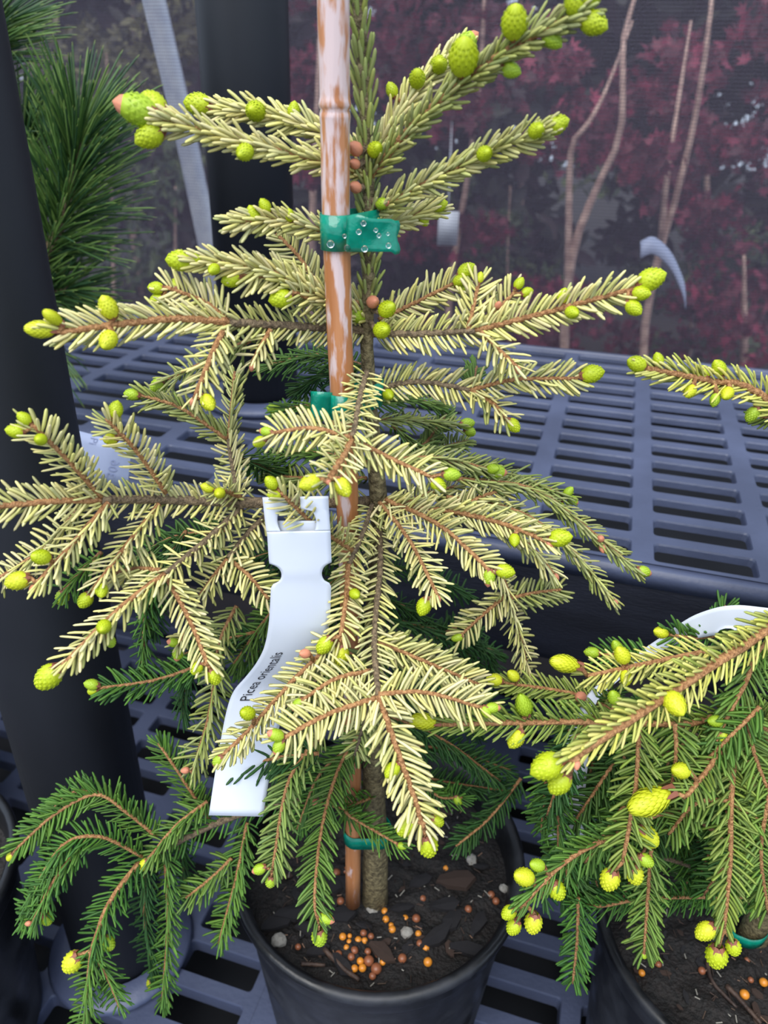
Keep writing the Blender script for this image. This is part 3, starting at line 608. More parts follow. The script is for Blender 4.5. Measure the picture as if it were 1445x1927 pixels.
# ------------------------------------------------------------------ second spruce (right)
TR = [(1800, 700, .255), (1650, 1000, .255), (1560, 1300, .255), (1480, 1560, .255), (1432, 1720, .255), (1420, 1790, .255)]
b = P(1425, 1760, .2555); trw = np.array([P(*q) for q in spline(TR, 40)]); bR = RC + np.array([.004, .004, .135])
vert = np.array([[bR[0] + .006 * math.sin(z * 9), bR[1] + .01 * z, z] for z in np.linspace(.125, .60, 30)])
rt = empty('spruce_tree', bR, 'golden dwarf spruce at the right edge with drooping green branches', 'tree')
mb = MB(); mb.tube(vert, np.linspace(.0085, .002, 30), 14, jit=.1); obj('trunk', mb.mesh('trunk', M['trunk']), rt, at=bR)
CREAM = lin(230, 225, 128); G_UP = [lin(58, 104, 32), lin(78, 124, 38), lin(48, 92, 36)]     # this tree is greener
right = Tree(rt, TR); Yt = bR[1]
def tr_at(q):
    z = P(*q)[2] - .02; p = np.array([bR[0], bR[1], z]); d = p - CAM; k = d @ _f; return (IW / 2 + FPX * (d @ _r) / k, IH / 2 - FPX * (d @ _u) / k, p[1])
right.trunk_at = tr_at
def trk(z):
    p = np.array([bR[0], bR[1], z]); d = p - CAM; k = d @ _f; return (IW / 2 + FPX * (d @ _r) / k, IH / 2 - FPX * (d @ _u) / k, p[1])
R_ = lambda pts, c=.6, **k: shoot(right, pts, c if c > .8 else c * .8, **k)
R_([trk(.41), (1445, 752, .258), (1330, 716, .255), (1212, 692, .25)], .92, r=(.002, .0013), ang=42, nl=.0082, buds=[(1197, 684, 40, 'g', 0), (1238, 676, 28, 'g', -.002), (1352, 691, 34, 'g', -.001), (1325, 700, 30, 'g', -.003), (1298, 737, 30, 'y', .003), (1368, 741, 32, 'y', .005), (1345, 753, 28, 'l', .002), (1415, 780, 34, 'l', 0)])
R_([trk(.40), (1520, 800, .262), (1430, 785, .265)], .6)
R_([trk(.27), (1500, 1180, .226), (1400, 1215, .21), (1250, 1312, .188), (1078, 1425, .166)], .85, r=(.0026, .0019), nl=.0088, ang=46, wid=.0013, buds=[(1028, 1443, 68, 'g', 0), (1052, 1474, 54, 'g', -.001), (1270, 1325, 56, 'y', .003), (1085, 1440, 20, 'b', .002)])
R_([(1345, 1222, .222), (1220, 1248, .222), (1105, 1272, .22)], .9, r=(.0014, .0012), ang=46, nl=.008, buds=[(1064, 1249, 62, 'o'), (1170, 1232, 40, 'y', -.001), (1178, 1276, 32, 'y', .003)])
R_([trk(.24), (1420, 1345, .225), (1290, 1362, .216), (1100, 1358, .21), (950, 1360, .206), (832, 1363, .203)], .6, r=(.0022, .0012), ang=46, nl=.0088, buds=[(798, 1357, 58, 'o'), (970, 1391, 42, 'y', .003), (985, 1326, 52, 'p', -.001), (1155, 1312, 34, 'l', 0)])
R_([(1180, 1352, .225), (1090, 1308, .24), (950, 1285, .248)], .7, ang=48, buds=[(930, 1279, 32, 'y'), (965, 1271, 28, 'y', 0), (1092, 1312, 30, 'b', .003)])
R_([(1203, 1365, .205), (1196, 1480, .198), (1172, 1622, .186)], .6, r=(.0013, .0011), ang=56, nl=.0088, buds=[(1147, 1656, 50, 'y', 0), (1194, 1646, 46, 'y', 0), (1216, 1620, 34, 'l', 0), (1217, 1572, 66, 'o', -.001)])
R_([(1270, 1362, .208), (1272, 1420, .203), (1262, 1490, .2)], .55, ang=56, nl=.0088)
R_([(1400, 1345, .215), (1345, 1430, .203), (1290, 1500, .192)], .55, r=(.0015, .0013), ang=56, nl=.0088, buds=[(1224, 1507, 92, 'o', 0), (1280, 1450, 42, 'y', 0)])
R_([trk(.2), (1395, 1400, .22), (1376, 1500, .2), (1374, 1620, .19), (1362, 1748, .18)], .6, r=(.0018, .0011), ang=58, nl=.0092, buds=[(1326, 1753, 44, 'y', 0), (1348, 1800, 54, 'g'), (1380, 1783, 38, 'g', 0)])
R_([(1375, 1506, .2), (1310, 1512, .2), (1258, 1570, .2)], .5, ang=56, nl=.0085)
R_([(1376, 1510, .2), (1415, 1535, .198), (1470, 1570, .195)], .5, ang=56, nl=.0085)
R_([trk(.19), (1290, 1530, .21), (1150, 1575, .198), (1060, 1625, .19), (985, 1700, .18)], .4, r=(.0016, .0012), ang=44, nl=.0088, buds=[(985, 1650, 46, 'y', 0), (957, 1718, 34, 'g', 0), (966, 1745, 36, 'g', 0), (1003, 1738, 46, 'y', 0), (1048, 1676, 44, 'g', 0), (1010, 1628, 34, 'l', 0)])
R_([(1225, 1600, .2), (1218, 1700, .195), (1212, 1795, .188)], .5, ang=46, nl=.0088, buds=[(1212, 1798, 18, 'c')])
R_([trk(.18), (1230, 1690, .222), (1130, 1705, .214), (1085, 1700, .21)], .12, ang=48, nl=.0088)
R_([(1088, 1690, .21), (1086, 1770, .206), (1078, 1850, .203)], .12, ang=46, nl=.0088)
R_([trk(.255), (1450, 1220, .228), (1395, 1300, .216), (1345, 1395, .206)], .45, r=(.0014, .0012), ang=44, nl=.009, buds=[(1345, 1357, 32, 'l', 0), (1360, 1388, 36, 'g', 0)])
R_([(1400, 1340, .214), (1420, 1420, .205), (1450, 1500, .2)], .5, ang=56, nl=.0088)
R_([(1450, 1480, .2), (1432, 1600, .192), (1445, 1720, .188)], .5, ang=56, nl=.0092)
R_([(1395, 1190, .245), (1310, 1200, .242), (1258, 1194, .24)], .25, nl=.0075, ang=50, buds=[(1243, 1190, 31, 'y')])
R_([(1330, 1195, .25), (1350, 1165, .253), (1366, 1140, .256)], .15, nl=.007, ang=38)
R_([(1230, 1240, .245), (1190, 1232, .25), (1135, 1232, .255)], .2, nl=.008, buds=[(1113, 1228, 30, 'l'), (1160, 1216, 28, 'l', 0)])
R_([(1140, 1320, .235), (1150, 1310, .232), (1160, 1305, .23)], .4, nl=.006)
R_([(1430, 1330, .21), (1370, 1390, .205), (1320, 1440, .205)], .35, ang=50, nl=.0085)
rr_ = random.Random(5)
for k in range(34):       # hanging inner shoots
    x = rr_.uniform(1000, 1470); y = rr_.uniform(1350, 1660) - (1 if x > 1150 else 0) * 10; Y = rr_.uniform(.215, .262); dx = rr_.uniform(-75, 15); dy = rr_.uniform(90, 170)
    if x + dx < 1010 and y + dy > 1600: continue
    if y + dy > 1690: dy = 1690 - y
    R_([(x + 40, y - 45, Y + .012), (x, y, Y), (x + dx * .5, y + dy * .5, Y - .003), (x + dx, y + dy, Y - .002)], rr_.uniform(.05, .35), green=rr_.choice([G_LOW, G_DARK]), ang=50, nl=.0088)
for z, x, y, Y in ((.2, 1180, 1480, .23), (.22, 1120, 1420, .235), (.17, 1190, 1600, .235), (.25, 1200, 1330, .24), (.2, 1300, 1420, .225)):
    R_([trk(z), ((trk(z)[0] + x) / 2, (trk(z)[1] + y) / 2 - 20, (trk(z)[2] + Y) / 2), (x, y, Y)], .15, r=(.0016, .0012), old=True, green=G_LOW, nl=.0088, dens=1500)

# the side of the right-hand tree that faces away from the frame, and its top
def inv(p):
    d = np.asarray(p, float) - CAM; k = d @ _f; return (IW / 2 + FPX * (d @ _r) / k, IH / 2 - FPX * (d @ _u) / k, float(p[1]))
rr2 = random.Random(21)
for z in np.linspace(.19, .53, 34):
    a = rr2.uniform(-1.15, 1.75); L_ = .115 * (1 - (z - .17) / .48) + .018; dr = .03 if z < .3 else -.02
    o_ = np.array([math.cos(a), math.sin(a), 0]); p0 = np.array([bR[0], bR[1] + .01 * z, z])
    if min(inv(p0 + o_ * L_)[0], inv(p0 + o_ * L_ * .5)[0]) < 1500: continue
    R_([inv(p0), inv(p0 + o_ * L_ * .5 + (0, 0, .004)), inv(p0 + o_ * L_ + (0, 0, -dr))], .35 if z < .26 else .85, nl=.008)
    if L_ > .07:
        for sd in (-.7, .7):
            o2 = np.array([math.cos(a + sd), math.sin(a + sd), 0]); p1 = p0 + o_ * L_ * .5 + (0, 0, .003)
            if inv(p1 + o2 * L_ * .45)[0] < 1500: continue
            R_([inv(p1), inv(p1 + o2 * L_ * .3), inv(p1 + o2 * L_ * .45 + (0, 0, -dr * .6))], .35 if z < .26 else .85, nl=.008)
R_([inv(vert[18]), inv(vert[24]), inv(vert[29])], .6, nl=.0085, part=2, ang=28, up=(0, -1, .2), r=(.0022, .0018), old=True)

# ------------------------------------------------------------------ cane, ties, tags
cane = [(624, -160, .2575), (627, 0, .2575), (630, 200, .258), (632, 400, .2585), (638, 600, .259), (645, 760, .26), (652, 900, .261), (660, 1200, .263), (664, 1480, .264), (664, 1640, .265)]
cw = np.array([P(*q) for q in spline(cane, 48)]); last = cw[-1] + nrm(cw[-1] - cw[-6]) * .03; cw = np.vstack([cw, last])
znode = P(630, 205, .258)[2]; zz = cw[:, 2]; rad = np.interp(zz, [.1, .3, znode, .64], [.0042, .0043, .0046, .0049])
zs = np.sort(np.concatenate([zz, znode + np.array([-.004, -.0022, -.0012, -.0004, .0004, .0012, .0024, .004])]))[::-1]
cw2 = np.stack([np.interp(-zs, -zz, cw[:, k]) for k in range(3)], 1); rd = np.interp(zs, zz[::-1], rad[::-1])
rd = rd * (1 + .10 * np.exp(-((zs - znode - .0013) / .0011) ** 2) - .07 * np.exp(-((zs - znode + .0004) / .0005) ** 2) + .05 * np.exp(-((zs - znode + .002) / .0012) ** 2))
rt_c = empty('bamboo_cane', cw[-1], 'weathered orange bamboo cane tied upright to the centre spruce', 'cane')
mb = MB(); mb.tube(cw2, rd, 20); obj('cane_shaft', mb.mesh('cane', M['bamboo']), rt_c, at=cw[-1])
def cane_at(z): return np.array([np.interp(-z, -zz, cw[:, k]) for k in range(3)])
def trunk_pt(z): i = np.argsort(tp_w[:, 2]); return np.array([np.interp(z, tp_w[i, 2], tp_w[i, k]) for k in range(3)])
def band(mb, circles, z0, z1, tilt=0, n=40):
    """closed tape loop round the convex hull of circles [(c, r)]"""
    angs = np.linspace(0, 2 * math.pi, n, endpoint=False); ring = []
    for a in angs:
        d = np.array([math.cos(a), math.sin(a)]); best = max(circles, key=lambda q: q[0][:2] @ d + q[1]); ring.append(best[0][:2] + d * best[1])
    v = []; f = []
    for j, p in enumerate(ring):
        dz = tilt * (p[0] - ring[0][0])
        v += [(p[0], p[1], z0 + dz), (p[0], p[1], z1 + dz)]
    m = len(ring); f = [(2 * j, 2 * ((j + 1) % m), 2 * ((j + 1) % m) + 1, 2 * j + 1) for j in range(m)]
    mb.add(v, f)
def sheet(mb, corners_rows):
    nrow = len(corners_rows); nc = len(corners_rows[0]); v = [p for r in corners_rows for p in r]
    f = [(i * nc + j, i * nc + j + 1, (i + 1) * nc + j + 1, (i + 1) * nc + j) for i in range(nrow - 1) for j in range(nc - 1)]; mb.add(v, f)
def solid(o, t, off=0):
    m = o.modifiers.new('thickness', 'SOLIDIFY'); m.thickness = t; m.offset = off
# top tie
zc0, zc1 = P(640, 474, .2535)[2], P(640, 406, .2535)[2]; zc = (zc0 + zc1) / 2
r1 = empty('tie_tape', (*trunk_pt(zc)[:2], zc), 'shiny green plastic tie with water drops, topmost on the bamboo cane', 'tie')
mb = MB(); band(mb, [(cane_at(zc), .0052), (trunk_pt(zc), .0036)], zc0, zc1); bo = obj('loop', mb.mesh('tie_loop', M['tape']), r1, at=WP[r1.name]); solid(bo, .0003)
mb = MB(); rows = []
for k in range(9):
    t = k / 8; row = []
    for j in range(15):
        s = j / 14; x = 652 + s * 98; Y = .2528 - .0032 * math.sin(s * 3.1) - .001 * math.sin(t * 3 + s * 5) + .002 * s
        top = 412 - 9 * math.exp(-((s - .18) / .2) ** 2) + (3 if s > .9 else 0); bot = 475 - (1 if s < .9 else 6 * math.sin(s * 60)) 
        row.append(P(x + (3 * math.sin(t * 9) if j == 14 else 0), top + (bot - top) * t, Y))
    rows.append(row)
sheet(mb, rows); to = obj('tail', mb.mesh('tie_tail', M['tape']), r1, at=WP[r1.name]); solid(to, .0003)
sph = MB(); 
for i in range(1): sph.lathe([(1 * math.cos(a), 1 * math.sin(a)) for a in np.linspace(-1.5707, 1.5707, 9)], n=14)
DROP = sph.mesh('drop', M['drop'])
for x, y, s in ((622, 459, 7), (654, 466, 7), (686, 468, 6), (684, 420, 5), (675, 436, 5), (707, 433, 4), (713, 443, 4), (731, 462, 5), (648, 444, 4), (730, 440, 3)):
    Y = .2523 if x < 655 else .2492; p = P(x, y, Y); o = bpy.data.objects.new('water_drop', DROP); COL.objects.link(o); o.parent = r1; o.location = p - WP[r1.name]; k = s * .00018; o.scale = (k, k * .55, k)
# middle tie
z0, z1 = P(670, 790, .2545)[2], P(670, 743, .2545)[2]; zc = (z0 + z1) / 2
r2 = empty('tie_tape', (*trunk_pt(zc)[:2], zc), 'green plastic tie around cane and trunk behind the forked twig', 'tie')
mb = MB(); band(mb, [(cane_at(zc), .0050), (trunk_pt(zc), .0052)], z0, z1, tilt=.06); bo = obj('loop', mb.mesh('tie_loop', M['tape']), r2, at=WP[r2.name]); solid(bo, .0003)
mb = MB(); rows = [[P(585 + s * 42, 736 + 3 * s + t * (52 - 2 * s), .2575 - .002 * math.sin(s * 3 + t)) for s in np.linspace(0, 1, 7)] for t in np.linspace(0, 1, 6)]
sheet(mb, rows); to = obj('tail', mb.mesh('tie_tail', M['tape']), r2, at=WP[r2.name]); solid(to, .0003)
# bottom tie
zb = P(700, 1590, .265)[2]
r3 = empty('tie_tape', (*trunk_pt(zb)[:2], zb), 'dark green plastic tie at the foot of the centre trunk', 'tie')
mb = MB(); band(mb, [(cane_at(zb), .0050), (trunk_pt(zb), .0088)], zb - .004, zb + .005, tilt=-.35); bo = obj('loop', mb.mesh('tie_loop', M['tape']), r3, at=WP[r3.name]); solid(bo, .0003)
z0 = .19; r4 = empty('tie_tape', (bR[0] - .004, bR[1], .165), 'dark green plastic tie low on the right-hand trunk', 'tie')
mb = MB(); band(mb, [(np.array([bR[0], bR[1]]), .0095), (np.array([bR[0] - .006, bR[1] - .002]), .0045)], .150, .158, tilt=.25); bo = obj('loop', mb.mesh('tie_loop', M['tape']), r4, at=WP[r4.name]); solid(bo, .0003)

# white strap tag: rows of (left x, right x, y, Yleft, Yright)
rowsT = [(494, 618, 936, .2225, .2215), (497, 619, 965, .2215, .2205), (500, 621, 990, .221, .220), (503, 622, 1008, .2205, .2198), (505, 623, 1040, .2205, .2198), (507, 624, 1062, .2205, .2198), (509, 624, 1080, .2205, .22), (510, 623, 1100, .221, .2205),
         (508, 622, 1140, .2215, .221), (505, 619, 1180, .2225, .222), (497, 611, 1218, .2245, .224), (482, 596, 1248, .2265, .227), (462, 570, 1274, .2275, .230), (440, 552, 1300, .2275, .231), (427, 535, 1335, .2255, .2285), (415, 520, 1395, .2215, .2235), (404, 507, 1460, .216, .2175), (393, 495, 1534, .2095, .2105)]
T = np.array(rowsT, float); sT = np.linspace(0, 1, len(T)); Tn = 91; TS = spline(T, Tn)
def tagpt(s, wv):
    r = np.array([np.interp(s, np.linspace(0, 1, Tn), TS[:, k]) for k in range(5)]); t = (wv + 1) / 2
    return P(r[0] + (r[1] - r[0]) * t, r[2] + 2.5 * t * (1 if r[2] > 1400 else -1), r[3] + (r[4] - r[3]) * t - .0012 * math.sin(math.pi * t))
tg = empty('plant_tag', P(560, 946, .222), 'long white strap tag lettered Picea, hanging on the centre spruce', 'tag')
mb = MB(); ncol = 12; V = []; lo = []
def edges(y):
    l, r = -1., 1.
    q = 1 - ((y - 1081) / 19) ** 2
    if q > 0: l += .36 * math.sqrt(q); r -= .32 * math.sqrt(q)
    return l, r
left, rightS, full = [], [], []
for i in range(Tn):
    s = i / (Tn - 1); y = TS[i, 2]; l, r = edges(y)
    if y < 1001:
        q = 1 - ((y - 983) / 38) ** 2; g0, g1 = (-.25, .14) if y < 962 else (-.08 - .54 * math.sqrt(max(q, 0)), -.08 + .66 * math.sqrt(max(q, 0)))
        left.append([tagpt(s, l + (g0 - l) * k / 4) for k in range(5)]); rightS.append([tagpt(s, g1 + (r - g1) * k / 4) for k in range(5)]); lasty = i
    else: full.append([tagpt(s, l + (r - l) * k / ncol) for k in range(ncol + 1)])
s = lasty / (Tn - 1); full.insert(0, [tagpt(s, -1 + 2 * k / ncol) for k in range(ncol + 1)])
sheet(mb, left); sheet(mb, rightS); sheet(mb, full)
# inner fold seen through the hole
fold = [[P(522 + 78 * k / 6, 968 + 34 * t + 0, .2228 - .0012 * t) for k in range(7)] for t in np.linspace(.35, 1, 6)]
sheet(mb, fold)
# strap going back over the branch
back = [[P(496 + 122 * k / 6 , 938 - 8 * math.sin(t * 3.1) + 26 * t, .2225 + .035 * t) for k in range(7)] for t in np.linspace(0, 1, 7)]
back = [[p for j, p in enumerate(r) if True] for r in back]
sheet(mb, [r[:3] for r in back]); sheet(mb, [r[4:] for r in back])
to = obj('strap', mb.mesh('tag_strap', M['tagw']), tg, at=WP[tg.name]); solid(to, .0003)
def text_mesh(body, name):
    cu = bpy.data.curves.new(name, 'FONT'); cu.body = body; cu.size = 1; cu.resolution_u = 3
    o = bpy.data.objects.new(name, cu); COL.objects.link(o); dg = bpy.context.evaluated_depsgraph_get(); me = bpy.data.meshes.new_from_object(o.evaluated_get(dg))
    bpy.data.objects.remove(o); return me
# text runs up the strap
me = text_mesh('Picea orientalis', 'tag_lettering'); co = np.empty(len(me.vertices) * 3); me.vertices.foreach_get('co', co); co = co.reshape(-1, 3)
arc = np.array([tagpt(s, -.4) for s in np.linspace(0, 1, 200)]); al = np.concatenate([[0], np.cumsum(np.linalg.norm(np.diff(arc, axis=0), axis=1))])
ys = np.array([np.interp(s, np.linspace(0, 1, Tn), TS[:, 2]) for s in np.linspace(0, 1, 200)])
st = float(np.interp(1320, ys, al)); FS = .0054
out = []
for x, y, _ in co:
    a_ = st - x * FS; s = float(np.interp(a_, al, np.linspace(0, 1, 200))); wv = -.30 - y * FS / .0108
    p = tagpt(s, wv); out.append(p - _f * .0007)
me.vertices.foreach_set('co', np.array(out).ravel()); me.materials.clear(); me.materials.append(M['ink']); me.update(); obj('lettering', me, tg, at=WP[tg.name])

# pale tag behind the left pipe
q = [(P(60, 755, .40), P(30, 880, .385)), (P(138, 808, .40), P(110, 890, .385)), (P(190, 822, .40), P(175, 905, .386)), (P(248, 836, .401), P(240, 918, .387))]
r6 = empty('plant_tag', q[0][0], 'pale blue-white tag with faint reversed print beside the left pipe', 'tag')
stem = [(P(-140, 900, .45), P(-150, 960, .44)), (P(-40, 800, .42), P(-60, 890, .405))]
rows = [[a * (1 - t) + b_ * t for t in np.linspace(0, 1, 5)] for a, b_ in stem + q]
mb = MB(); sheet(mb, rows); to = obj('strap', mb.mesh('tag_strap', M['tagb']), r6, at=WP[r6.name]); solid(to, .0003)
def flat_text(body, px, ex, ey, size, Y, parent, m):
    me = text_mesh(body, 'faint_print'); n = len(me.vertices); co = np.empty(n * 3); me.vertices.foreach_get('co', co); co = co.reshape(-1, 3)
    pl = []
    A = q[1][0]; B = q[3][0]; Cc = q[3][1]; nn_ = nrm(np.cross(B - A, Cc - A))
    if nn_ @ (CAM - A) < 0: nn_ = -nn_
    for x, y, _ in co:
        qx = px[0] + size * (x * ex[0] + y * ey[0]); qy = px[1] + size * (x * ex[1] + y * ey[1]); d = ray(qx, qy); t = ((A - CAM) @ nn_) / (d @ nn_); pl.append(CAM + d * t + nn_ * .0006)
    me.vertices.foreach_set('co', np.array(pl).ravel()); me.materials.clear(); me.materials.append(m); me.update(); return obj('faint_print', me, parent, at=WP[parent.name])
flat_text('306', (199, 898), (.32, -.95), (1, .22), 24, .40, r6, M['inkf'])
flat_text('Pi', (172, 822), (-.32, .95), (1, .25), 20, .40, r6, M['inkf'])

# looping tag on the right spruce
cp = spline([(1560, 1190, .232), (1445, 1172, .232), (1380, 1166, .236), (1310, 1180, .243), (1240, 1215, .248), (1170, 1265, .245), (1112, 1318, .236), (1085, 1400, .232), (1070, 1480, .228), (1066, 1580, .22)], 60)
wd = np.interp(np.arange(60) / 59, [0, .25, .33, .42, .55, .7, .82, 1], [30, 27, 22, 12, 8, 12, 30, 36]); nrmx = np.interp(np.arange(60) / 59, [0, .3, .6, .75, 1], [0.05, .35, .8, .95, 1])
rows = []
for i in range(60):
    x, y, Y = cp[i]; n2 = np.array([nrmx[i], math.sqrt(max(0, 1 - nrmx[i] ** 2))]); row = []
    for k in np.linspace(-1, 1, 7):
        ww = wd[i] * k; hole = 0
        if k > 0 and abs(x - 1362) < 20: ww = min(ww, wd[i] - 12 * math.sqrt(max(0, 1 - ((x - 1362) / 20) ** 2)))
        row.append(P(x + n2[0] * ww, y + n2[1] * ww, Y - .002 * k))
    rows.append(row)
r7 = empty('plant_tag', P(1445, 1172, .232), 'white strap tag looped around a branch of the right spruce', 'tag')
mb = MB(); sheet(mb, rows); to = obj('strap', mb.mesh('tag_strap', M['tagw']), r7, at=WP[r7.name]); solid(to, .0003)

# ------------------------------------------------------------------ pine at the left
pr = P(-170, 760, .62); pbase = np.array([pr[0] - .06, .64, .31])
pine_pot, PC = pot((pbase[0] - .03, .66), 'black nursery pot on the raised bench holding the pine, left of the frame')
pine_pot.location[2] = .31; WP[pine_pot.name] = np.array([PC[0], PC[1], .31])
pn = empty('pine_tree', np.array([PC[0], PC[1], .45]), 'long-needled dark green pine behind the left pipe', 'tree')
st = np.array([PC[0], PC[1], .45]); mb = MB()
mb.tube(np.array([st, st + (.0, -.005, .12), st + (.01, -.01, .25), st + (.0, -.01, .42)]), [.009, .008, .006, .004], 12); obj('trunk', mb.mesh('trunk', M['trunk']), pn, at=WP[pn.name])
def pine_branch(pts, L0, n, spread, jit=.25, cen=None):
    pw = np.array([np.array(pts[0])] + [P(*q) for q in pts[1:]]); pw = spline(pw, 16)
    mb = MB(); mb.tube(pw, np.linspace(.005, .0032, 16), 8, jit=.3); br = obj('branch', mb.mesh('pine_branch', M['oldtwig']), pn, at=pw[0])
    tg_ = nrm(np.gradient(pw, axis=0)); v = []; f = []; col = []
    for i in range(n):
        t = .25 + .75 * (i / n) ** .8; b_ = np.array([np.interp(t, np.linspace(0, 1, 16), pw[:, k]) for k in range(3)]); ax = nrm(np.array([np.interp(t, np.linspace(0, 1, 16), tg_[:, k]) for k in range(3)]))
        az = i * 2.39996 + random.uniform(-.2, .2); e1 = nrm(np.cross(ax, (0.2, .3, 1))); e2 = np.cross(ax, e1); rad = math.cos(az) * e1 + math.sin(az) * e2
        a = math.radians(spread * random.uniform(.6, 1.15) * (1 - .45 * t))
        for m in range(2):
            d = nrm(math.cos(a) * ax + math.sin(a) * rad + rng.normal(0, .07, 3)); l = L0 * random.uniform(.75, 1.1); w_ = nrm(np.cross(d, (.3, -.8, .5))); nn2 = np.cross(d, w_); c = np.array(random.choice([lin(66, 100, 50), lin(90, 126, 60), lin(50, 84, 50), lin(118, 150, 76)])); tipc = np.array(lin(140, 158, 78))
            k0 = len(v); sag = np.array([0, 0, -.1 * l])
            for s, wf in ((0, .8), (.5, 1), (.94, .8), (1, .15)):
                cen_ = b_ + d * l * s + sag * s * s
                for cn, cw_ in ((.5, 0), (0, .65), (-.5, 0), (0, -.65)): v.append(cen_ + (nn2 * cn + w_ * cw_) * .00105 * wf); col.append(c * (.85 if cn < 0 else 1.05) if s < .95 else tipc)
            for k in range(3):
                for r_ in range(4): f.append((k0 + k * 4 + r_, k0 + k * 4 + (r_ + 1) % 4, k0 + k * 4 + 4 + (r_ + 1) % 4, k0 + k * 4 + 4 + r_))
    nd = obj('needles', fast_mesh('pine_needles', np.array(v), np.array(f), M['pine'], np.array(col)), br, at=pw[0]); nd['kind'] = 'stuff'
stt = tuple(st + np.array([0, -.008, .08]))
pine_branch([stt, (20, 600, .60), (78, 500, .585), (125, 390, .58), (150, 250, .58)], .07, 360, 64)
pine_branch([stt, (-20, 560, .61), (30, 440, .60), (40, 330, .60), (45, 240, .60)], .055, 170, 55)
pine_branch([stt, (0, 620, .60), (60, 570, .59), (130, 545, .58)], .05, 120, 50)
pine_branch([tuple(st + np.array([0, -.01, .25])), (-130, 250, .60), (-70, 140, .60), (-30, 60, .60)], .066, 200, 58)

# ------------------------------------------------------------------ things on the soil
mbp = MB(); mbp.lathe([(math.cos(a), math.sin(a)) for a in np.linspace(-1.5707, 1.5707, 9)], n=14)
PEL = [mbp.mesh('pellet', M['pellet1']), mbp.mesh('pellet', M['pellet2'])]
def on_soil(px, py, pc):  # soil top ~ H-.021
    return PZ(px, py, .1405)
def pellets(spots, label, group):
    for x, y, s, k in spots:
        p = on_soil(x, y, None); rad = s * .5 * depth(p) / FPX; o = bpy.data.objects.new('fertilizer_pellet', PEL[k]); COL.objects.link(o)
        o.location = (p[0], p[1], p[2] + rad * .35); o.scale = (rad, rad, rad * .92); tag(o, label, 'pellet', group)
cs = [(724, 1716, 13, 0), (726, 1731, 13, 0), (762, 1730, 14, 0), (783, 1730, 16, 1), (738, 1750, 14, 0), (736, 1742, 10, 0), (645, 1764, 14, 0), (658, 1762, 9, 0), (657, 1773, 10, 0), (674, 1770, 13, 0), (686, 1771, 12, 0), (684, 1757, 13, 1), (698, 1763, 12, 1), (667, 1790, 15, 1), (692, 1792, 13, 1), (661, 1802, 14, 1), (637, 1797, 14, 1),
      (678, 1810, 14, 0), (667, 1824, 14, 0), (682, 1823, 15, 0), (694, 1810, 20, 1), (708, 1825, 21, 1), (720, 1812, 12, 0), (701, 1838, 14, 1), (757, 1805, 17, 1), (790, 1777, 14, 1), (801, 1785, 14, 0), (805, 1812, 17, 0), (787, 1758, 12, 0), (641, 1697, 15, 1), (633, 1645, 17, 1), (650, 1640, 14, 1), (839, 1635, 11, 0), (924, 1685, 14, 1), (933, 1697, 14, 1), (881, 1712, 14, 1), (795, 1692, 13, 1), (561, 1783, 12, 1), (712, 1797, 14, 1), (652, 1784, 11, 0)]
for lab, k in (('round amber fertilizer pellet on the soil of the centre pot', 0), ('round brown fertilizer pellet on the soil of the centre pot', 1)):
    pellets([q for q in cs if q[3] == k], lab, 'fertilizer pellets in the centre pot' if k == 0 else 'brown fertilizer pellets in the centre pot')
pellets([(1400, 1873, 18, 0), (1238, 1816, 13, 1), (1207, 1832, 13, 0), (1436, 1850, 16, 0), (1412, 1845, 11, 1), (1320, 1828, 14, 1), (1405, 1808, 11, 1)], 'fertilizer pellet on the soil of the lower right pot', 'fertilizer pellets in the right pot')
CH = []
for k in range(6):
    mb = MB(); rk = random.Random(k); n = 7; top = []; 
    ang = sorted(rk.uniform(0, 6.28) for _ in range(n)); 
    ang = [6.283 * i / n + rk.uniform(-.3, .3) for i in range(n)]
    rim = [(math.cos(a) * rk.uniform(.8, 1.1), math.sin(a) * rk.uniform(.75, 1.1) * .5) for a in ang]
    v = [(x, y, rk.uniform(.10, .24)) for x, y in rim] + [(x * 1.05, y * 1.05, -.12) for x, y in rim] + [(0, 0, .26)]
    f = [(i, (i + 1) % n, 2 * n) for i in range(n)] + [(i + n, (i + 1) % n + n, (i + 1) % n, i) for i in range(n)] + [tuple(range(2 * n - 1, n - 1, -1))]
    mb.add(v, f); CH.append([mb.mesh('chip', M['bark1'], False), mb.mesh('chip', M['bark2'], False)])
def chip(x, y, s, rz, dark, label, group, tilt=0):
    p = on_soil(x, y, None); k = s * .5 * depth(p) / FPX; o = bpy.data.objects.new('bark_chip', random.choice(CH)[dark]); COL.objects.link(o)
    o.location = (p[0], p[1], p[2] + k * .14); o.rotation_euler = (tilt, random.uniform(-.12, .12), rz); o.scale = (k, k * random.uniform(.7, 1.1), k * .8); tag(o, label, 'bark chip', group)
rk = random.Random(3)
big = [(610, 1665, 75, -.4, 0), (660, 1672, 70, -.5, 0), (560, 1720, 90, .1, 0), (640, 1725, 70, .0, 0), (848, 1735, 60, .9, 0), (820, 1765, 80, .5, 0), (880, 1790, 70, -.2, 0), (840, 1705, 60, .1, 0), (755, 1710, 50, .2, 0), (860, 1660, 80, -.08, 1), (720, 1795, 60, -.6, 1), (900, 1740, 60, 1, 0), (520, 1740, 60, .3, 0), (790, 1660, 50, .4, 0), (645, 1820, 60, -.9, 0), (600, 1790, 50, .2, 0), (590, 1750, 70, -.2, 0)]
BROWN = {860: 'large brown bark strip right of the centre trunk', 720: 'brown bark chip lying among the amber pellets'}
for x, y, s, rz, dk in big: chip(x, y, s, rz, dk, BROWN[x] if dk else 'large blackish bark chip on the soil of the centre pot', None if dk else 'large blackish bark chips in the centre pot')
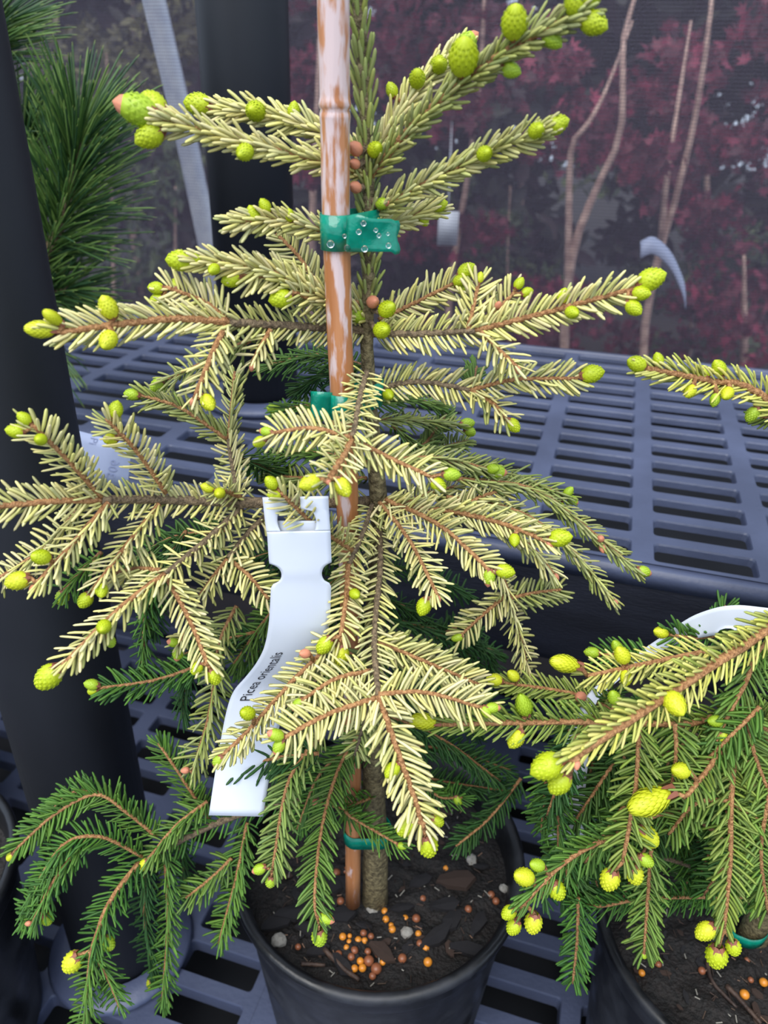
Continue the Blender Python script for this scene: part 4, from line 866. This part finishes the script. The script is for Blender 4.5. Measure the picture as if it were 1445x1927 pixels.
for k in range(60):
    a = rk.uniform(0, 6.28); r_ = .066 * math.sqrt(rk.random()); p = np.array([CC[0] + r_ * math.cos(a), CC[1] + r_ * math.sin(a), .1405]); d = p - CAM; kk = d @ _f; x, y = IW / 2 + FPX * (d @ _r) / kk, IH / 2 - FPX * (d @ _u) / kk
    if math.hypot(p[0] - basep[0], p[1] - basep[1]) < .016: continue
    chip(x, y, rk.uniform(14, 34), rk.uniform(0, 3.1), 0 if rk.random() < .7 else 1, 'small bark fragment on the soil of the centre pot', 'small bark fragments in the centre pot', rk.uniform(-.3, .3))
for k in range(70):
    a = rk.uniform(0, 6.28); r_ = .066 * math.sqrt(rk.random()); p = np.array([RC[0] + r_ * math.cos(a), RC[1] + r_ * math.sin(a), .1405]); d = p - CAM; kk = d @ _f; x, y = IW / 2 + FPX * (d @ _r) / kk, IH / 2 - FPX * (d @ _u) / kk
    if x > 1480 or math.hypot(p[0] - bR[0], p[1] - bR[1]) < .016: continue
    chip(x, y, rk.uniform(14, 36), rk.uniform(0, 3.1), 0 if rk.random() < .55 else 1, 'small bark fragment on the soil of the lower right pot', 'small bark fragments in the right pot', rk.uniform(-.3, .3))
for k in range(14):
    a = rk.uniform(-1.2, 1.2); r_ = .07 * math.sqrt(rk.random()); p = np.array([LC[0] + r_ * math.cos(a), LC[1] + r_ * math.sin(a), .1405]); d = p - CAM; kk = d @ _f; x, y = IW / 2 + FPX * (d @ _r) / kk, IH / 2 - FPX * (d @ _u) / kk
    chip(x, y, rk.uniform(14, 32), rk.uniform(0, 3.1), 0 if rk.random() < .6 else 1, 'small bark fragment on the soil of the lower left pot', 'small bark fragments in the left pot', rk.uniform(-.3, .3))
def pebble(x, y, s, label):
    p = on_soil(x, y, None); k = s * .5 * depth(p) / FPX; mb = MB(); n = 9; rk2 = random.Random(int(x))
    prof = [(math.cos(a), math.sin(a)) for a in np.linspace(-1.5707, 1.5707, 7)]; mb.lathe(prof, n=n)
    mb.v = [(a * rk2.uniform(.75, 1.1), b_ * rk2.uniform(.7, 1.05), c * rk2.uniform(.6, .8)) for a, b_, c in mb.v]
    o = obj('pebble', mb.mesh('pebble', M['stone'], False)); o.location = (p[0], p[1], p[2] + k * .3); o.scale = (k, k, k); tag(o, label, 'pebble')
pebble(525, 1773, 34, 'grey pebble at the left inside of the centre pot rim'); pebble(701, 1711, 24, 'pale pebble on the soil below the centre trunk')
pebble(715, 1690, 20, 'small grey pebble close under the centre trunk'); pebble(947, 1673, 19, 'grey pebble at the right inside of the centre pot rim')
pebble(887, 1620, 24, 'tan pebble near the back of the centre pot'); pebble(765, 1757, 26, 'white crumbly pebble among the amber pellets')
# twigs and dry needles
def twig(pts, rad_, label, cat='twig'):
    pw = spline(np.array([on_soil(*q, None) + (0, 0, .002) for q in pts]), 12); mb = MB(); mb.tube(pw, np.linspace(rad_, rad_ * .7, 12), 7, jit=.4); o = obj('dry_twig', mb.mesh('twig', M['bark2']), at=pw[0]); tag(o, label, cat)
twig([(610, 1790), (645, 1825), (676, 1848)], .0016, 'grey-brown stick pointing at the front rim of the centre pot')
twig([(1328, 1812), (1338, 1850), (1365, 1880), (1385, 1900)], .0011, 'reddish curved stem lying on the soil of the right pot')
twig([(1365, 1858), (1395, 1890), (1430, 1930)], .0014, 'dark stick on the soil of the right pot by the frame edge')
twig([(567, 1818), (590, 1819), (612, 1820)], .0013, 'thin tan splinter near the front rim of the centre pot')
for cc, nm in ((CC, 'centre'), (RC, 'right')):
    v = []; f = []; col = []
    for k in range(260):
        a = random.uniform(0, 6.28); r_ = .071 * math.sqrt(random.random()); p = np.array([cc[0] + r_ * math.cos(a), cc[1] + r_ * math.sin(a), .1415]); a2 = random.uniform(0, 3.14); l = random.uniform(.0005, .0024); d = np.array([math.cos(a2), math.sin(a2), random.uniform(-.2, .3)]) * l; w_ = np.array([-math.sin(a2), math.cos(a2), 0]) * .00035; h = np.array([0, 0, .00035]); k0 = len(v); c = random.choice([lin(90, 74, 62), lin(70, 54, 46), lin(170, 166, 156), lin(140, 110, 90), lin(60, 48, 42)])
        for e in (-1, 1):
            for q_ in (w_, h, -w_, -h): v.append(p + d * e + q_ + (0, 0, .0006)); col.append(c)
        for r2_ in range(4): f.append((k0 + r2_, k0 + (r2_ + 1) % 4, k0 + 4 + (r2_ + 1) % 4, k0 + 4 + r2_))
    me = fast_mesh('litter', np.array(v), np.array(f), M['leaf'], np.array(col)); o = obj('soil_litter', me, at=cc); tag(o, 'dry needles and crumbs scattered on the soil of the %s pot' % nm, 'litter', kind='stuff')

# ------------------------------------------------------------------ garden behind the screen
def leaf_cloud(blobs, n, cols, size, lobed=True):
    v = []; f = []; col = []
    for k in range(n):
        c, r_ = random.choice(blobs); p = np.array(c) + nrm(rng.normal(0, 1, 3)) * np.array(r_) * random.random() ** .4
        z = nrm(rng.normal(0, 1, 3) * (1, 1, .5) + (0, -.5, .5)); x = nrm(np.cross(z, rng.normal(0, 1, 3))); y = np.cross(z, x); s = size * random.uniform(.6, 1.2); k0 = len(v); cc = np.array(random.choice(cols)) * random.uniform(.6, 1.3)
        if lobed:
            L_ = [(0, -.2), (.35, -.05), (1, .1), (.42, .28), (.7, .85), (.2, .55), (0, 1.25), (-.2, .55), (-.7, .85), (-.42, .28), (-1, .1), (-.35, -.05)]
        else: L_ = [(0, -.3), (.3, .2), (.25, .7), (0, 1.2), (-.25, .7), (-.3, .2)]
        m = len(L_)
        for a, b_ in L_: v.append(p + (x * a + y * b_) * s + z * .12 * s * abs(a)); col.append(cc)
        v.append(p + y * .25 * s); col.append(cc)
        for q_ in range(m): f.append((k0 + q_, k0 + (q_ + 1) % m, k0 + m, k0 + m))
    f = [(a, b_, c) for a, b_, c, _ in f]; return v, f, col
def tree(name, label, cat, stems, blobs, n, cols, size, lobed=True, rad=.014, group=None):
    base = np.array([P(*stems[0][-1])[0], P(*stems[0][-1])[1], GZ]); root = empty(name, base, label, cat, group)
    for sidx, s_ in enumerate(stems):
        pw = np.array([P(*q) for q in spline(s_, 14)])
        if sidx == 0 and pw[-1][2] > GZ: pw = np.vstack([pw, [pw[-1][0], pw[-1][1], GZ]])
        k = rad if sidx == 0 else rad * .7; mb = MB(); mb.tube(pw, np.linspace(k * .3, k, len(pw)) if lobed else np.linspace(k * .15, k * .5, len(pw)), 8, jit=.15); obj('trunk' if sidx == 0 else 'limb', mb.mesh('stem', M['mtrunk']), root, at=base)
    bl = [(P(x, y, Y), (r1_, r1_, r1_ * .55)) for x, y, Y, r1_ in blobs]
    v, f, col = leaf_cloud(bl, n, cols, size, lobed); fo = obj('foliage', mesh('foliage', v, f, M['leaf'], False, None, col), root, at=base); fo['kind'] = 'stuff'
    return root
RED = [lin(104, 28, 52), lin(130, 38, 66), lin(84, 24, 46), lin(150, 52, 80)]; GRN = [lin(62, 78, 50), lin(84, 96, 58), lin(48, 62, 46)]; OLV = [lin(88, 84, 48), lin(104, 100, 60), lin(64, 62, 40)]
rb = random.Random(11)
def blobs(x0, x1, y0, y1, Y0, Y1, n, r_=.11): return [(rb.uniform(x0, x1), rb.uniform(y0, y1), rb.uniform(Y0, Y1), r_ * rb.uniform(.6, 1.3)) for _ in range(n)]
tree('maple_tree', 'red maple with a kinked pale trunk behind the screen', 'tree', [[(1215, -60, 2.1), (1175, 60, 2.05), (1172, 160, 2.0), (1165, 260, 2.0), (1120, 360, 2.0), (1085, 450, 2.0), (1065, 560, 2.0), (1062, 690, 2.0)], [(1190, 40, 2.15), (1140, 170, 2.05), (1105, 235, 2.0), (1075, 280, 2.0), (1070, 420, 2.0), (1068, 560, 2.0)]], blobs(980, 1240, 60, 330, 2.12, 2.6, 14) + blobs(930, 1150, 540, 680, 2.15, 2.5, 5, .09), 1300, RED, .026)
tree('maple_tree', 'red maple with a long slanting trunk, rightmost behind the screen', 'tree', [[(1350, -140, 2.3), (1335, 40, 2.2), (1310, 210, 2.2), (1275, 360, 2.2), (1245, 460, 2.2), (1215, 600, 2.2), (1210, 700, 2.2)], [(1300, 40, 2.4), (1275, 200, 2.25), (1255, 330, 2.2), (1243, 460, 2.2)]], blobs(1240, 1480, -60, 330, 2.36, 2.9, 16, .13) + blobs(1250, 1420, 380, 620, 2.4, 2.8, 6, .10), 1500, RED, .027)
tree('maple_tree', 'dark red maple directly behind the upper right branches', 'tree', [[(915, -120, 2.75), (905, 120, 2.65), (880, 330, 2.6), (850, 520, 2.6), (838, 690, 2.6)]], blobs(700, 1000, -60, 240, 2.4, 3.0, 14, .15) + blobs(720, 940, 380, 520, 2.5, 3.0, 5, .12), 1300, RED[:3], .03)
tree('maple_tree', 'small red maple glimpsed left of the cane behind the screen', 'tree', [[(605, -120, 2.45), (600, 130, 2.4), (590, 350, 2.4), (585, 560, 2.4)]], blobs(560, 680, -40, 420, 2.2, 2.7, 9, .1), 700, RED, .026)
tree('shrub', 'olive green shrub behind the screen beside the metal pole', 'shrub', [[(200, 100, 2.6), (210, 350, 2.6), (215, 560, 2.6)]], blobs(20, 380, -80, 240, 2.4, 3.1, 16, .16), 1700, OLV, .03, False)
tree('shrub', 'dull green shrub low behind the pine and screen', 'shrub', [[(330, 350, 2.3), (330, 460, 2.3), (330, 560, 2.3)]], blobs(150, 480, 260, 560, 2.2, 2.8, 12, .12), 900, GRN, .028, False)
tree('shrub', 'green shrub between the maple trunks low behind the screen', 'shrub', [[(1290, 430, 2.8), (1300, 540, 2.8), (1300, 650, 2.8)]], blobs(1180, 1430, 380, 640, 2.6, 3.2, 9, .11), 700, GRN, .028, False)
tree('shrub', 'grey green shrub low in the middle behind the screen', 'shrub', [[(960, 350, 3.0), (955, 480, 3.0), (955, 600, 3.0)]], blobs(760, 1130, 300, 560, 2.9, 3.4, 10, .13), 700, GRN, .03, False)
tree('shrub', 'low wine-red shrub along the back edge of the raised bench, centre', 'shrub', [[(960, 560, 2.3), (955, 610, 2.3), (955, 650, 2.3)]], blobs(760, 1180, 540, 690, 2.3, 2.9, 12, .1), 1000, RED, .026)
tree('shrub', 'low wine-red shrub behind the screen at the right edge', 'shrub', [[(1400, 480, 2.4), (1400, 580, 2.4), (1400, 680, 2.4)]], blobs(1250, 1500, 450, 720, 2.4, 3.0, 12, .1), 1000, RED + GRN[:1], .026)
for i, (x, Y, lab) in enumerate(((-150, 4.2, 'tall dark hedge bush, leftmost behind the screen'), (250, 4.4, 'tall dark hedge bush behind the metal pole'), (620, 4.3, 'tall dark hedge bush behind the cane'), (980, 4.5, 'tall dark hedge bush behind the middle maples'), (1330, 4.3, 'tall dark hedge bush behind the right maples'), (1680, 4.2, 'tall dark hedge bush, rightmost behind the screen'))):
    tree('hedge_bush', lab, 'bush', [[(x, 0, Y), (x, 300, Y), (x, 430, Y)]], blobs(x - 210, x + 210, -420, 590, Y - .1, Y + .5, 46, .34), 6500, [lin(30, 34, 30), lin(40, 42, 36), lin(48, 30, 40)], .105, False, .04)
# white plant label and a strap far behind the cloth
o = MB(); c = P(843, 430, 2.2); o.box((0, 0, 0), (.028, .002, .045)); ob = obj('hanging_label', o.mesh('label', M['tagw'])); ob.location = c; tag(ob, 'small pale label hanging behind the screen right of the top tie', 'label')
o = MB(); o.tube(np.array([P(843, 408, 2.2), P(846, 330, 2.2), P(850, 230, 2.45)]), .002, 6); oo = obj('string', o.mesh('label_string', M['tagw'])); oo.parent = ob; oo.location = -Vector(c)
pw = np.array([P(*q) for q in spline([(1205, 470, 1.0), (1230, 462, 1.0), (1262, 490, 1.0), (1285, 540, 1.0), (1290, 568, 1.0)], 16)]); rows = [[p + _u * k for k in (-.011, 0, .011)] for p in pw]
o = MB(); sheet(o, rows); ob = obj('plastic_strap', o.mesh('strap', M['tagb']), at=pw[0]); solid(ob, .001); tag(ob, 'curved grey plastic strap caught behind the screen at right', 'strap')
